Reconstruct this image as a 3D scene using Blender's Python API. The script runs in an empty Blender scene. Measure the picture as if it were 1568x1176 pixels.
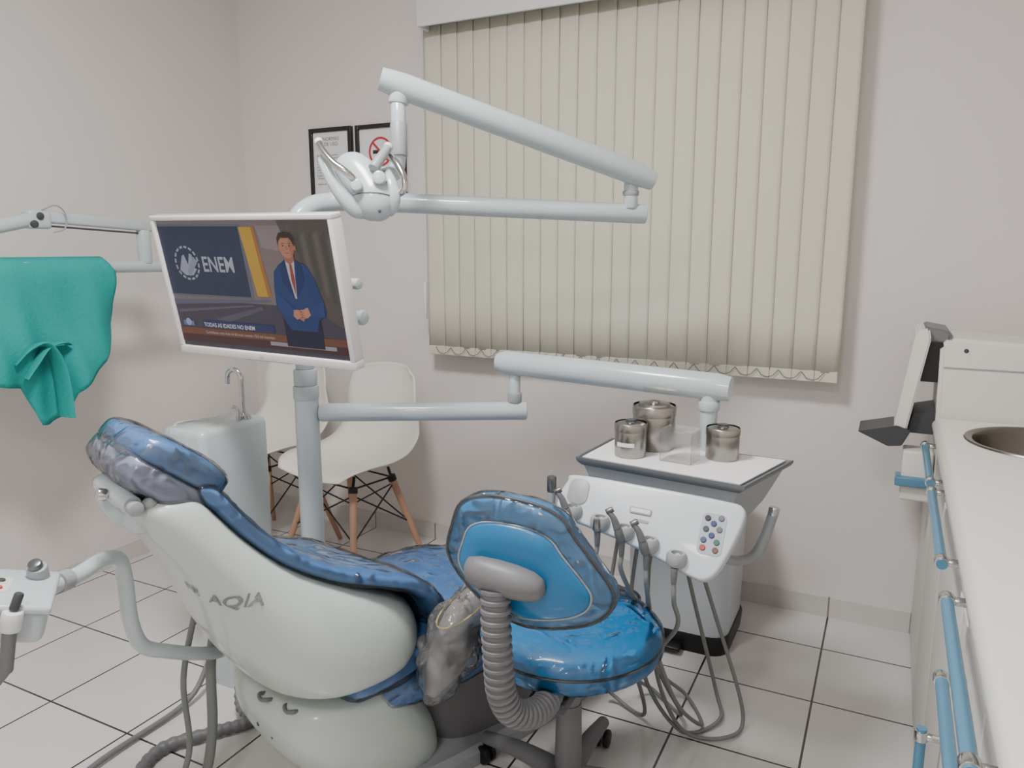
import bpy, bmesh, math, random
from mathutils import Vector, Matrix, Quaternion, noise
random.seed(4)
V=Vector
COL=bpy.context.scene.collection

# ------------------------------------------------------------------ materials
def lin(c):
    c=c/255.0
    return c/12.92 if c<=0.04045 else ((c+0.055)/1.055)**2.4
def rgb(r,g,b): return (lin(r),lin(g),lin(b),1.0)
MATS={}
def mat(name,col,rough=0.5,metal=0.0,coat=0.0,bump=0.0,bscale=20.0,var=0.0,vscale=6.0,trans=0.0,alpha=1.0,emit=None,estr=0.0,spec=0.5,stretch=None,ior=1.45,coatr=0.06):
    if name in MATS: return MATS[name]
    m=bpy.data.materials.new(name); m.use_nodes=True; nt=m.node_tree
    b=nt.nodes['Principled BSDF']
    b.inputs['Base Color'].default_value=col; b.inputs['Roughness'].default_value=rough
    b.inputs['Metallic'].default_value=metal; b.inputs['Coat Weight'].default_value=coat
    b.inputs['Coat Roughness'].default_value=coatr
    b.inputs['Transmission Weight'].default_value=trans; b.inputs['Alpha'].default_value=alpha
    b.inputs['Specular IOR Level'].default_value=spec; b.inputs['IOR'].default_value=ior
    if emit: b.inputs['Emission Color'].default_value=emit; b.inputs['Emission Strength'].default_value=estr
    tc=nt.nodes.new('ShaderNodeTexCoord'); mp=nt.nodes.new('ShaderNodeMapping')
    nt.links.new(tc.outputs['Object'],mp.inputs['Vector'])
    if stretch: mp.inputs['Scale'].default_value=stretch
    if var>0:
        n=nt.nodes.new('ShaderNodeTexNoise'); n.inputs['Scale'].default_value=vscale; n.inputs['Detail'].default_value=4
        nt.links.new(mp.outputs['Vector'],n.inputs['Vector'])
        mx=nt.nodes.new('ShaderNodeMixRGB'); mx.inputs[1].default_value=col
        mx.inputs[2].default_value=tuple(c*(1-var) for c in col[:3])+(1,)
        nt.links.new(n.outputs['Fac'],mx.inputs[0]); nt.links.new(mx.outputs[0],b.inputs['Base Color'])
    if bump>0:
        n=nt.nodes.new('ShaderNodeTexNoise'); n.inputs['Scale'].default_value=bscale; n.inputs['Detail'].default_value=5
        nt.links.new(mp.outputs['Vector'],n.inputs['Vector'])
        bp=nt.nodes.new('ShaderNodeBump'); bp.inputs['Strength'].default_value=bump; bp.inputs['Distance'].default_value=0.01
        nt.links.new(n.outputs['Fac'],bp.inputs['Height']); nt.links.new(bp.outputs['Normal'],b.inputs['Normal'])
        if coat>0: nt.links.new(bp.outputs['Normal'],b.inputs['Coat Normal'])
    MATS[name]=m; return m

def wrapped(name,col,glint=0.35,glint_col=(0.50,0.60,0.70,1)):
    """vinyl with a thin clinging plastic layer, wrinkle highlights painted into the colour"""
    m=bpy.data.materials.new(name); m.use_nodes=True; nt=m.node_tree; b=nt.nodes['Principled BSDF']
    tc=nt.nodes.new('ShaderNodeTexCoord')
    n=nt.nodes.new('ShaderNodeTexNoise'); n.inputs['Scale'].default_value=9; n.inputs['Detail'].default_value=3; n.inputs['Distortion'].default_value=1.6
    n.noise_type='RIDGED_MULTIFRACTAL'
    nt.links.new(tc.outputs['Object'],n.inputs['Vector'])
    r=nt.nodes.new('ShaderNodeValToRGB'); r.color_ramp.elements[0].position=0.6; r.color_ramp.elements[1].position=1.0
    r.color_ramp.elements[0].color=(0,0,0,1); r.color_ramp.elements[1].color=(glint,glint,glint,1)
    nt.links.new(n.outputs['Fac'],r.inputs[0])
    mx=nt.nodes.new('ShaderNodeMixRGB'); mx.inputs[1].default_value=col; mx.inputs[2].default_value=glint_col  # whitish streaks in the base colour stand in for highlights on the wrinkles
    nt.links.new(r.outputs[0],mx.inputs[0]); nt.links.new(mx.outputs[0],b.inputs['Base Color'])
    b.inputs['Roughness'].default_value=0.45; b.inputs['Coat Weight'].default_value=0.5; b.inputs['Coat Roughness'].default_value=0.15
    bp=nt.nodes.new('ShaderNodeBump'); bp.inputs['Strength'].default_value=0.5; bp.inputs['Distance'].default_value=0.008
    nt.links.new(n.outputs['Fac'],bp.inputs['Height']); nt.links.new(bp.outputs['Normal'],b.inputs['Coat Normal'])
    MATS[name]=m; return m
def film_mat(name,base=0.02,streak=0.5,scale=9.0,stretch=(1,1,1),lo=.62,hi=1.3,tint=(.62,.68,.73,1)):
    """loose clear polythene: see-through with narrow glossy creases"""
    m=bpy.data.materials.new(name); m.use_nodes=True; nt=m.node_tree; nt.nodes.clear()
    out=nt.nodes.new('ShaderNodeOutputMaterial'); tr=nt.nodes.new('ShaderNodeBsdfTransparent'); tr.inputs[0].default_value=(.97,.98,.99,1)
    pb=nt.nodes.new('ShaderNodeBsdfPrincipled'); pb.inputs['Base Color'].default_value=tint; pb.inputs['Roughness'].default_value=.14; pb.inputs['Specular IOR Level'].default_value=.9
    gl=nt.nodes.new('ShaderNodeBsdfGlossy'); gl.inputs['Roughness'].default_value=.10
    tc=nt.nodes.new('ShaderNodeTexCoord'); mp=nt.nodes.new('ShaderNodeMapping'); mp.inputs['Scale'].default_value=stretch; nt.links.new(tc.outputs['Object'],mp.inputs[0])
    n=nt.nodes.new('ShaderNodeTexNoise'); n.noise_type='RIDGED_MULTIFRACTAL'; n.inputs['Scale'].default_value=scale; n.inputs['Detail'].default_value=4; n.inputs['Distortion'].default_value=2.2
    nt.links.new(mp.outputs[0],n.inputs['Vector'])
    r=nt.nodes.new('ShaderNodeMapRange'); r.inputs['From Min'].default_value=lo; r.inputs['From Max'].default_value=hi; r.inputs['To Min'].default_value=base; r.inputs['To Max'].default_value=streak
    nt.links.new(n.outputs['Fac'],r.inputs['Value'])
    fr=nt.nodes.new('ShaderNodeFresnel'); fr.inputs['IOR'].default_value=1.36
    bp=nt.nodes.new('ShaderNodeBump'); bp.inputs['Strength'].default_value=1.0; bp.inputs['Distance'].default_value=.014
    nt.links.new(n.outputs['Fac'],bp.inputs['Height'])
    for q in (pb,gl,fr): nt.links.new(bp.outputs[0],q.inputs['Normal'])
    mx=nt.nodes.new('ShaderNodeMixShader'); nt.links.new(r.outputs[0],mx.inputs[0]); nt.links.new(tr.outputs[0],mx.inputs[1]); nt.links.new(pb.outputs[0],mx.inputs[2])
    m2=nt.nodes.new('ShaderNodeMixShader'); nt.links.new(fr.outputs[0],m2.inputs[0]); nt.links.new(mx.outputs[0],m2.inputs[1]); nt.links.new(gl.outputs[0],m2.inputs[2]); nt.links.new(m2.outputs[0],out.inputs[0])
    return m

M_wall=mat('wall_paint',rgb(225,219,216),0.7,bump=0.04,bscale=60,var=0.03,vscale=1.5)
M_ceil=mat('ceiling_paint',rgb(230,228,226),0.8,bump=0.03,bscale=50)
M_white=mat('white_plastic',rgb(220,223,224),0.35,coat=0.2,var=0.03)
M_panel=mat('panel_plastic',rgb(198,205,212),0.35,coat=0.2,var=0.03)
M_enamel=mat('white_enamel',rgb(186,197,201),0.25,coat=0.4,var=0.03,vscale=3)
M_shell=mat('shell_plastic',rgb(188,198,193),0.32,coat=0.3,var=0.03,vscale=3)
M_eames=mat('chair_shell_white',rgb(230,229,222),0.35,var=0.02)
M_grey=mat('grey_plastic',rgb(112,112,115),0.45,var=0.08)
M_lgrey=mat('light_grey_plastic',rgb(152,156,159),0.4,var=0.06)
M_dgrey=mat('dark_grey_plastic',rgb(66,68,72),0.45,var=0.1)
M_black=mat('black_plastic',rgb(22,22,24),0.4,var=0.1)
M_chrome=mat('chrome',rgb(205,205,205),0.16,metal=1.0,var=0.03)
M_steel=mat('brushed_steel',rgb(166,162,156),0.28,metal=1.0,var=0.18,vscale=8,stretch=(1,1,12))
M_paper=mat('paper_liner',rgb(232,232,234),0.8,bump=0.3,bscale=9)
M_wood=mat('beech_wood',rgb(184,146,122),0.55,var=0.22,vscale=14,stretch=(1,1,0.2))
M_blueh=mat('blue_handle_paint',rgb(80,130,160),0.35,coat=0.3,var=0.05)
M_teal=mat('teal_fabric',rgb(30,158,154),0.85,bump=0.25,bscale=90,var=0.15,vscale=4)
M_hose=mat('hose_rubber',rgb(122,126,124),0.5,var=0.08)
M_counter=mat('counter_laminate',rgb(228,226,220),0.35,var=0.02)
M_cab=mat('cabinet_laminate',rgb(210,209,204),0.4,var=0.03)
M_blue=wrapped('blue_vinyl_wrapped',rgb(64,112,166),0.3)
M_sblue=wrapped('stool_blue_vinyl_wrapped',rgb(30,118,172),0.15)
M_sblue2=mat('stool_blue_panel',rgb(24,110,162),0.4,coat=0.3,var=0.05)
M_milky=wrapped('milky_plastic_cover',rgb(134,142,166),0.5)
M_brownwrap=mat('armrest_vinyl',rgb(122,116,114),0.5,var=.25,vscale=10)
M_clear=mat('clear_acrylic',(1,1,1,1),0.05,trans=1.0,ior=1.12,alpha=0.55)
M_film=film_mat('clear_film')
M_film2=film_mat('clear_film_loose',.10,.75,11,lo=.5,hi=1.15,tint=(.7,.72,.74,1))
M_film3=film_mat('clear_film_radial',.06,.55,12,lo=.55,hi=1.25)
M_film4=film_mat('clear_film_stool',.0,.38,10,lo=.72,hi=1.3)
M_tip=mat('dark_metal',rgb(110,112,115),0.3,metal=0.8)
M_yellow=mat('yellow_elastic',rgb(200,180,90),0.6)
def slat_mat():
    m=mat('blind_fabric',rgb(228,225,210),0.8,bump=0.1,bscale=120,var=0.03,vscale=3); nt=m.node_tree
    out=[n for n in nt.nodes if n.type=='OUTPUT_MATERIAL'][0]; pb=nt.nodes['Principled BSDF']
    t=nt.nodes.new('ShaderNodeBsdfTranslucent'); t.inputs[0].default_value=rgb(236,233,212)
    mx=nt.nodes.new('ShaderNodeMixShader'); mx.inputs[0].default_value=.2
    nt.links.new(pb.outputs[0],mx.inputs[1]); nt.links.new(t.outputs[0],mx.inputs[2]); nt.links.new(mx.outputs[0],out.inputs[0]); return m
M_slat=slat_mat()

def floor_mat():
    m=bpy.data.materials.new('floor_tiles'); m.use_nodes=True; nt=m.node_tree; b=nt.nodes['Principled BSDF']
    g=nt.nodes.new('ShaderNodeNewGeometry'); mp=nt.nodes.new('ShaderNodeMapping')
    mp.inputs['Location'].default_value=(0.12,-2.537+0.333*10,0)
    nt.links.new(g.outputs['Position'],mp.inputs['Vector'])
    br=nt.nodes.new('ShaderNodeTexBrick'); br.offset=0; br.squash=1
    br.inputs['Color1'].default_value=rgb(220,217,215); br.inputs['Color2'].default_value=rgb(212,209,207)
    br.inputs['Mortar'].default_value=rgb(58,50,47); br.inputs['Scale'].default_value=1
    br.inputs['Mortar Size'].default_value=0.0032; br.inputs['Mortar Smooth'].default_value=0.1
    br.inputs['Brick Width'].default_value=0.333; br.inputs['Row Height'].default_value=0.333
    nt.links.new(mp.outputs[0],br.inputs['Vector'])
    n=nt.nodes.new('ShaderNodeTexNoise'); n.inputs['Scale'].default_value=5; n.inputs['Detail'].default_value=5
    nt.links.new(mp.outputs[0],n.inputs['Vector'])
    mx=nt.nodes.new('ShaderNodeMixRGB'); mx.blend_type='MULTIPLY'; mx.inputs[0].default_value=0.10
    nt.links.new(br.outputs['Color'],mx.inputs[1]); nt.links.new(n.outputs['Fac'],mx.inputs[2])
    nt.links.new(mx.outputs[0],b.inputs['Base Color'])
    b.inputs['Roughness'].default_value=0.13; b.inputs['Coat Weight'].default_value=.25
    bp=nt.nodes.new('ShaderNodeBump'); bp.inputs['Strength'].default_value=0.4; bp.inputs['Distance'].default_value=0.002; bp.invert=True
    nt.links.new(br.outputs['Fac'],bp.inputs['Height']); nt.links.new(bp.outputs[0],b.inputs['Normal'])
    return m
M_floor=floor_mat()
def base_mat():
    m=bpy.data.materials.new('baseboard_tile'); m.use_nodes=True; nt=m.node_tree; b=nt.nodes['Principled BSDF']
    g=nt.nodes.new('ShaderNodeNewGeometry'); mp=nt.nodes.new('ShaderNodeMapping'); mp.inputs['Rotation'].default_value=(math.radians(90),0,0); mp.inputs['Location'].default_value=(0.12,.1,0)
    nt.links.new(g.outputs['Position'],mp.inputs['Vector'])
    br=nt.nodes.new('ShaderNodeTexBrick'); br.offset=0
    br.inputs['Color1'].default_value=rgb(206,202,198); br.inputs['Color2'].default_value=rgb(198,195,190)
    br.inputs['Mortar'].default_value=rgb(130,120,108); br.inputs['Scale'].default_value=1
    br.inputs['Mortar Size'].default_value=0.003; br.inputs['Brick Width'].default_value=0.333; br.inputs['Row Height'].default_value=0.5
    nt.links.new(mp.outputs[0],br.inputs['Vector']); nt.links.new(br.outputs['Color'],b.inputs['Base Color'])
    b.inputs['Roughness'].default_value=0.3
    return m
M_base=base_mat()

# ------------------------------------------------------------------ mesh helpers
PAR=[None]
def group(name,loc=(0,0,0)):
    e=bpy.data.objects.new(name,None); e.empty_display_size=0.1; e.location=loc; COL.objects.link(e); PAR[0]=e; return e
def link(o,parent='cur'):
    COL.objects.link(o)
    p=PAR[0] if parent=='cur' else parent
    if p is not None:
        o.parent=p; o.matrix_parent_inverse=Matrix.Translation(-V(p.location))
    return o
def finish(bm,name,m,sharp=35,parent='cur',loc=None,flat=False,subsurf=0):
    bmesh.ops.recalc_face_normals(bm,faces=bm.faces[:])
    for f in bm.faces: f.smooth=not flat
    if not flat:
        for e in bm.edges:
            if len(e.link_faces)==2 and e.calc_face_angle(0)>math.radians(sharp): e.smooth=False
    me=bpy.data.meshes.new(name); bm.to_mesh(me); bm.free()
    me.materials.append(m); o=bpy.data.objects.new(name,me)
    link(o,parent)
    if subsurf:
        s=o.modifiers.new('sub','SUBSURF'); s.levels=subsurf; s.render_levels=subsurf
    return o
TEXW=bpy.data.textures.new('wrinkle','CLOUDS'); TEXW.noise_scale=.06; TEXW.noise_depth=2
def film_over(o,name,m=None,off=.004,wr=.012,scale=1.0):
    me=o.data.copy(); me.name=name; me.materials.clear(); me.materials.append(m or M_film)
    f=bpy.data.objects.new(name,me); COL.objects.link(f); f.parent=o.parent; f.matrix_parent_inverse=o.matrix_parent_inverse.copy()
    s=f.modifiers.new('sub','SUBSURF'); s.levels=2; s.render_levels=2
    d=f.modifiers.new('off','DISPLACE'); d.strength=off; d.mid_level=0
    d=f.modifiers.new('wr','DISPLACE'); d.texture=TEXW; d.strength=wr; d.mid_level=.35; d.texture_coords='LOCAL'
    return f
def box(name,a,b,m,bev=0.0,M=None,seg=3,parent='cur'):
    bm=bmesh.new(); bmesh.ops.create_cube(bm,size=1)
    c=[(a[i]+b[i])/2 for i in range(3)]; s=[abs(b[i]-a[i]) for i in range(3)]
    for v in bm.verts: v.co=V((c[i]+v.co[i]*s[i] for i in range(3)))
    if bev>0: bmesh.ops.bevel(bm,geom=bm.edges[:],offset=bev,segments=seg,affect='EDGES',profile=0.5)
    if M is not None: bmesh.ops.transform(bm,matrix=M,verts=bm.verts[:])
    return finish(bm,name,m,parent=parent)
def cr(pts,n=8):
    P=[V(p) for p in pts]
    if len(P)<3: return P
    out=[]
    for i in range(len(P)-1):
        p0=P[i-1] if i>0 else P[0]*2-P[1]; p1=P[i]; p2=P[i+1]; p3=P[i+2] if i+2<len(P) else P[-1]*2-P[-2]
        for k in range(n):
            t=k/n
            out.append(0.5*((2*p1)+(-p0+p2)*t+(2*p0-5*p1+4*p2-p3)*t*t+(-p0+3*p1-3*p2+p3)*t**3))
    out.append(P[-1]); return out
def tube(name,pts,r,m,smooth=True,seg=16,n=8,caps=True,parent='cur',flatz=None):
    P=cr(pts,n) if smooth else [V(p) for p in pts]
    N=len(P); R=r if isinstance(r,(list,tuple)) else None
    def rad(i):
        if R is None: return r
        t=i/(N-1)*(len(R)-1); k=min(int(t),len(R)-2); return R[k]+(R[k+1]-R[k])*(t-k)
    bm=bmesh.new(); T=(P[1]-P[0]).normalized(); up=V((0,0,1)) if abs(T.z)<0.9 else V((1,0,0))
    nrm=(up-T*up.dot(T)).normalized(); rings=[]
    for i in range(N):
        if i==0: T2=T
        elif i==N-1: T2=(P[i]-P[i-1]).normalized()
        else:
            T2=(P[i+1]-P[i-1]).normalized()
        nrm=T.rotation_difference(T2)@nrm; nrm=(nrm-T2*nrm.dot(T2)).normalized(); T=T2
        bn=T.cross(nrm); ra=rad(i)
        rings.append([bm.verts.new(P[i]+nrm*math.cos(2*math.pi*k/seg)*ra*(flatz or 1)+bn*math.sin(2*math.pi*k/seg)*ra) for k in range(seg)])
    for a,b in zip(rings,rings[1:]):
        for k in range(seg): bm.faces.new((a[k],a[(k+1)%seg],b[(k+1)%seg],b[k]))
    if caps: bm.faces.new(rings[0][::-1]); bm.faces.new(rings[-1])
    return finish(bm,name,m,sharp=50,parent=parent)
def rod(name,a,b,r,m,bev=0.004,seg=24,parent='cur',r2=None):
    """straight round bar with softly bevelled ends"""
    a=V(a); b=V(b); d=b-a; L=d.length; bv=min(bev,r*0.5,L*0.3); r2=r if r2 is None else r2
    q=V((0,0,1)).rotation_difference(d.normalized())
    prof=[(0,0),(r-bv,0),(r-bv*0.3,bv*0.3),(r,bv),(r2,L-bv),(r2-bv*0.3,L-bv*0.3),(r2-bv,L),(0,L)]
    return lathe(name,prof,m,M=Matrix.Translation(a)@q.to_matrix().to_4x4(),seg=seg,parent=parent)
def lathe(name,prof,m,M=None,seg=32,parent='cur',loc=None,sharp=40):
    bm=bmesh.new(); rings=[]
    for (r,z) in prof:
        if r<1e-6: rings.append([bm.verts.new((0,0,z))])
        else: rings.append([bm.verts.new((r*math.cos(2*math.pi*k/seg),r*math.sin(2*math.pi*k/seg),z)) for k in range(seg)])
    for a,b in zip(rings,rings[1:]):
        for k in range(seg):
            k2=(k+1)%seg
            if len(a)==1 and len(b)==1: continue
            if len(a)==1: bm.faces.new((a[0],b[k2],b[k]))
            elif len(b)==1: bm.faces.new((a[k],a[k2],b[0]))
            else: bm.faces.new((a[k],a[k2],b[k2],b[k]))
    if M is None: M=Matrix.Translation(V(loc or (0,0,0)))
    bmesh.ops.transform(bm,matrix=M,verts=bm.verts[:])
    return finish(bm,name,m,sharp=sharp,parent=parent)
def loft(name,rings,m,caps=True,closed=True,subsurf=0,parent='cur',sharp=60):
    bm=bmesh.new(); R=[[bm.verts.new(V(p)) for p in r] for r in rings]
    n=len(R[0])
    for a,b in zip(R,R[1:]):
        for k in range(n if closed else n-1): bm.faces.new((a[k],a[(k+1)%n],b[(k+1)%n],b[k]))
    if caps and closed: bm.faces.new(R[0][::-1]); bm.faces.new(R[-1])
    return finish(bm,name,m,parent=parent,subsurf=subsurf,sharp=sharp)
def poly_plate(name,outline,thick,m,M,bev=0.004,parent='cur',seg=2):
    bm=bmesh.new(); vs=[bm.verts.new((x,y,0)) for x,y in outline]; f=bm.faces.new(vs)
    r=bmesh.ops.extrude_face_region(bm,geom=[f]); 
    for e in r['geom']:
        if isinstance(e,bmesh.types.BMVert): e.co.z-=thick
    bmesh.ops.recalc_face_normals(bm,faces=bm.faces[:])
    if bev>0:
        ed=[e for e in bm.edges if abs(e.verts[0].co.z-e.verts[1].co.z)<1e-6]
        bmesh.ops.bevel(bm,geom=ed,offset=bev,segments=seg,affect='EDGES',profile=0.5)
    bmesh.ops.transform(bm,matrix=M,verts=bm.verts[:])
    return finish(bm,name,m,parent=parent)
def rrect(w,h,r,n=6,cx=0,cy=0):
    out=[]
    for (sx,sy,a0) in ((1,1,0),(-1,1,90),(-1,-1,180),(1,-1,270)):
        for k in range(n+1):
            a=math.radians(a0+90*k/n); out.append((cx+sx*(w/2-r)+r*math.cos(a),cy+sy*(h/2-r)+r*math.sin(a)))
    return out
def smooth_outline(pts,n=5):
    P=[V((p[0],p[1],0)) for p in pts]; out=[]; L=len(P)
    for i in range(L):
        p0,p1,p2,p3=P[i-1],P[i],P[(i+1)%L],P[(i+2)%L]
        for k in range(n):
            t=k/n; q=0.5*((2*p1)+(-p0+p2)*t+(2*p0-5*p1+4*p2-p3)*t*t+(-p0+3*p1-3*p2+p3)*t**3); out.append((q.x,q.y))
    return out
def frameM(o,x,z):
    """matrix with origin o, local x axis, local z axis"""
    x=V(x).normalized(); z=V(z); z=(z-x*z.dot(x)).normalized(); y=z.cross(x)
    return Matrix(((x.x,y.x,z.x,o[0]),(x.y,y.y,z.y,o[1]),(x.z,y.z,z.z,o[2]),(0,0,0,1)))
def text(name,body,size,m,M,parent='cur',extrude=0.0,align='LEFT',bold=0.0,sx=1.0):
    c=bpy.data.curves.new(name,'FONT'); c.body=body; c.size=size; c.extrude=extrude; c.align_x=align; c.offset=bold; c.resolution_u=3
    t=bpy.data.objects.new(name+'_tmp',c); COL.objects.link(t)
    dg=bpy.context.evaluated_depsgraph_get(); dg.update()
    me=bpy.data.meshes.new_from_object(t.evaluated_get(dg)); bpy.data.objects.remove(t)
    me.name=name; me.transform(M@Matrix.Diagonal((sx,1,1,1))); me.materials.clear(); me.materials.append(m)
    return link(bpy.data.objects.new(name,me),parent)

# ------------------------------------------------------------------ room
XL,XR,YB,YF,ZC=-2.83,0.74,2.79,-1.5,2.75
box('floor',(XL-.1,YF-.1,-.1),(XR+.1,YB+.1,0),M_floor,parent=None)
box('ceiling',(XL-.1,YF-.1,ZC),(XR+.1,YB+.1,ZC+.1),M_ceil,parent=None)
box('wall_back',(XL-.1,YB,0),(XR+.1,YB+.1,ZC),M_wall,parent=None)
box('wall_left',(XL-.1,YF,0),(XL,YB,ZC),M_wall,parent=None)
box('wall_right',(XR,YF,0),(XR+.1,YB,ZC),M_wall,parent=None)
box('wall_front',(XL-.1,YF-.1,0),(XR+.1,YF,ZC),M_wall,parent=None)
box('baseboard_back',(XL,YB-.009,0),(0.14,YB,0.075),M_base,parent=None)
box('baseboard_left',(XL,YF,0),(XL+.009,YB-.009,0.075),M_base,parent=None)

# window behind the blind
group('window_1',(-.94,2.78,1.5))
wa,wb,za_,zb_=-1.50,-.34,1.12,2.02
for nm,a,b in (('frame_left',(wa-.05,2.765,za_-.05),(wa,2.789,zb_+.05)),('frame_right',(wb,2.765,za_-.05),(wb+.05,2.789,zb_+.05)),
               ('frame_bottom',(wa,2.765,za_-.05),(wb,2.789,za_)),('frame_top',(wa,2.765,zb_),(wb,2.789,zb_+.05)),('mullion',(-.94,2.768,za_),(-.90,2.789,zb_))):
    box(nm,a,b,M_white,0.003)
box('glass_pane',(wa,2.780,za_),(wb,2.786,zb_),mat('window_daylight_glass',rgb(160,168,160),0.1,emit=(.94,.97,.86,1),estr=.9))

# ------------------------------------------------------------------ vertical blind
group('vertical_blind',(-.94,2.70,1.5))
X0,X1=-1.705,-0.185; NS=22; sp=(X1-X0)/(NS-1); z0,z1=0.90,2.17; sw=0.084
for i in range(NS):
    cx=X0+sp*i; ang=math.radians(5)+random.uniform(-.02,.02); rings=[]
    for j in range(9):
        z=z0+(z1-z0)*j/8; row=[]
        for k in range(7):
            t=(k/6-.5)*sw; bow=0.0025*(1-(2*k/6-1)**2); sway=0.001*math.sin(i*1.7+z*3)
            row.append((cx+t*math.cos(ang)+bow*math.sin(ang)+sway,2.70-t*math.sin(ang)-bow+0.0008*math.sin(i+z*2),z))
        rings.append(row)
    o=loft('slat_%02d'%(i+1),rings,M_slat,closed=False)
    s=o.modifiers.new('th','SOLIDIFY'); s.thickness=0.0008
    Mx=Matrix.Translation((cx,2.70,0))@Matrix.Rotation(-ang,4,'Z')
    box('weight_%02d'%(i+1),(-sw/2+.001,-.0035,z0-.032),(sw/2-.001,.0035,z0+.006),M_slat,0.0015,M=Mx,seg=1)
for i in range(NS-1):
    a=X0+sp*i; b=X0+sp*(i+1)
    tube('chain_%02d'%(i+1),[(a,2.690,z0+.002),((a*5+b)/6,2.688,z0-.012),((a*3+b)/4,2.688,z0-.019),((a+b)/2,2.688,z0-.024),((a+3*b)/4,2.688,z0-.019),((a+5*b)/6,2.688,z0-.012),(b,2.690,z0+.002)],0.0014,M_grey,seg=6,n=3)
box('head_rail',(X0-.05,2.67,2.17),(X1+.05,2.73,2.21),M_white,0.003)
box('valance',(X0-.020,2.622,2.150),(X1+.05,2.634,2.247),M_white,0.003)
box('valance_return_left',(X0-.020,2.634,2.150),(X0-.010,2.78,2.247),M_white,0.002)
box('valance_return_right',(X1+.04,2.634,2.150),(X1+.05,2.78,2.247),M_white,0.002)
box('valance_top',(X0-.010,2.634,2.235),(X1+.04,2.789,2.245),M_white,0.002)
tube('pull_cord_1',[(-1.765,2.70,2.17),(-1.765,2.70,1.7),(-1.765,2.70,1.16)],0.0016,M_white,seg=6)
tube('pull_cord_2',[(-1.755,2.70,2.17),(-1.755,2.70,1.7),(-1.755,2.70,1.08)],0.0016,M_white,seg=6)
rod('cord_weight_1',(-1.760,2.70,1.17),(-1.760,2.70,1.02),0.010,M_white,bev=.003,r2=.006)

# ------------------------------------------------------------------ framed notices
M_frame=mat('black_frame',rgb(26,24,26),0.4,coat=0.2)
M_ink=mat('ink',rgb(60,60,64),0.8); M_red=mat('red_ink',rgb(190,60,70),0.7)
def notice(nm,xa,xb,za,zb,sym):
    cx,cz=(xa+xb)/2,(za+zb)/2; group(nm,(cx,2.78,cz))
    f=0.018
    for k,(a,b) in enumerate((((xa,2.768,za),(xa+f,2.789,zb)),((xb-f,2.768,za),(xb,2.789,zb)),((xa+f,2.768,za),(xb-f,2.789,za+f)),((xa+f,2.768,zb-f),(xb-f,2.789,zb)))):
        box('frame_bar_%d'%(k+1),a,b,M_frame,0.002)
    box('sheet',(xa+f,2.778,za+f),(xb-f,2.788,zb-f),M_paper)
    T=lambda x,z:frameM((x,2.7775,z),(1,0,0),(0,-1,0))
    if not sym:
        text('heading','NORMAS\nDE USO',0.022,M_ink,T(cx,zb-.055),align='CENTER')
        text('body_text','\n'.join(['agendar consulta previa','chegar com antecedencia','comunicar atrasos','trazer exames anteriores','silencio no corredor','nao usar celular','criancas acompanhadas','pagamento na recepcao','obrigado','','equipe da clinica']),0.0125,M_ink,T(xa+.035,zb-.12))
    else:
        bm=bmesh.new(); n=40; c=(cx+.0,zb-.115)
        for ra,rb in ((.062,.052),):
            A=[bm.verts.new((c[0]+ra*math.cos(2*math.pi*k/n),2.7772,c[1]+ra*math.sin(2*math.pi*k/n))) for k in range(n)]
            B=[bm.verts.new((c[0]+rb*math.cos(2*math.pi*k/n),2.7772,c[1]+rb*math.sin(2*math.pi*k/n))) for k in range(n)]
            for k in range(n): bm.faces.new((A[k],A[(k+1)%n],B[(k+1)%n],B[k]))
        finish(bm,'prohibition_ring',M_red)
        Mb=Matrix.Translation((c[0],2.777,c[1]))@Matrix.Rotation(math.radians(45),4,'Y')
        box('prohibition_bar',(-.055,-.0006,-.005),(.055,.0,.005),M_red,M=Mb)
        box('cigarette',(c[0]-.04,2.7776,c[1]-.008),(c[0]+.035,2.778,c[1]+.008),M_ink)
        text('heading','PROIBIDO\nFUMAR',0.03,M_red,T(cx,zb-.215),align='CENTER')
        text('body_text','neste recinto, lei federal\nn. 9294 de 1996\nsujeito a multa',0.011,M_ink,T(xa+.04,za+.06))
notice('framed_notice',-2.412,-2.176,1.505,1.837,False)
notice('framed_notice.001',-2.153,-1.897,1.505,1.835,True)

# ------------------------------------------------------------------ ceiling light + added fill lamp
M_dif=mat('lamp_diffuser',(1,1,1,1),0.5,emit=(1,.98,.95,1),estr=5)
def clight(nm,x,y,en):
    group(nm,(x,y,ZC-.05))
    lathe('fixture_rim',[(0,0),(.23,0),(.24,-.02),(.23,-.05),(.215,-.05)],M_white,loc=(x,y,ZC))
    lathe('diffuser',[(.217,-.045),(.21,-.06),(.14,-.075),(0,-.08)],M_dif,loc=(x,y,ZC))
    L=bpy.data.lights.new('lamp_light','AREA'); L.shape='DISK'; L.size=0.46; L.energy=en; L.color=(1.0,0.982,0.958)
    lo=bpy.data.objects.new('lamp_light',L); lo.location=(x,y,2.65); link(lo)
clight('ceiling_light',-1.0,.85,58)
clight('fill_light',-.35,-.85,25)  # added lamp out of view, fill for the machine and counter

# ------------------------------------------------------------------ unit post + cuspidor
group('dental_unit_post',(-1.48,1.64,0))
PX,PY=-1.48,1.64
rod('post_lower',(PX,PY,0.04),(PX,PY,0.90),0.034,M_enamel)
rod('post_collar',(PX,PY,0.885),(PX,PY,0.925),0.0365,M_enamel)
rod('post_cap',(PX,PY,0.925),(PX,PY,0.972),0.033,M_enamel)
rod('post_upper',(PX,PY,0.972),(PX,PY,1.345),0.026,M_enamel)
box('post_foot',(PX-.09,PY-.09,0),(PX+.09,PY+.09,0.05),M_enamel,0.012)

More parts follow.
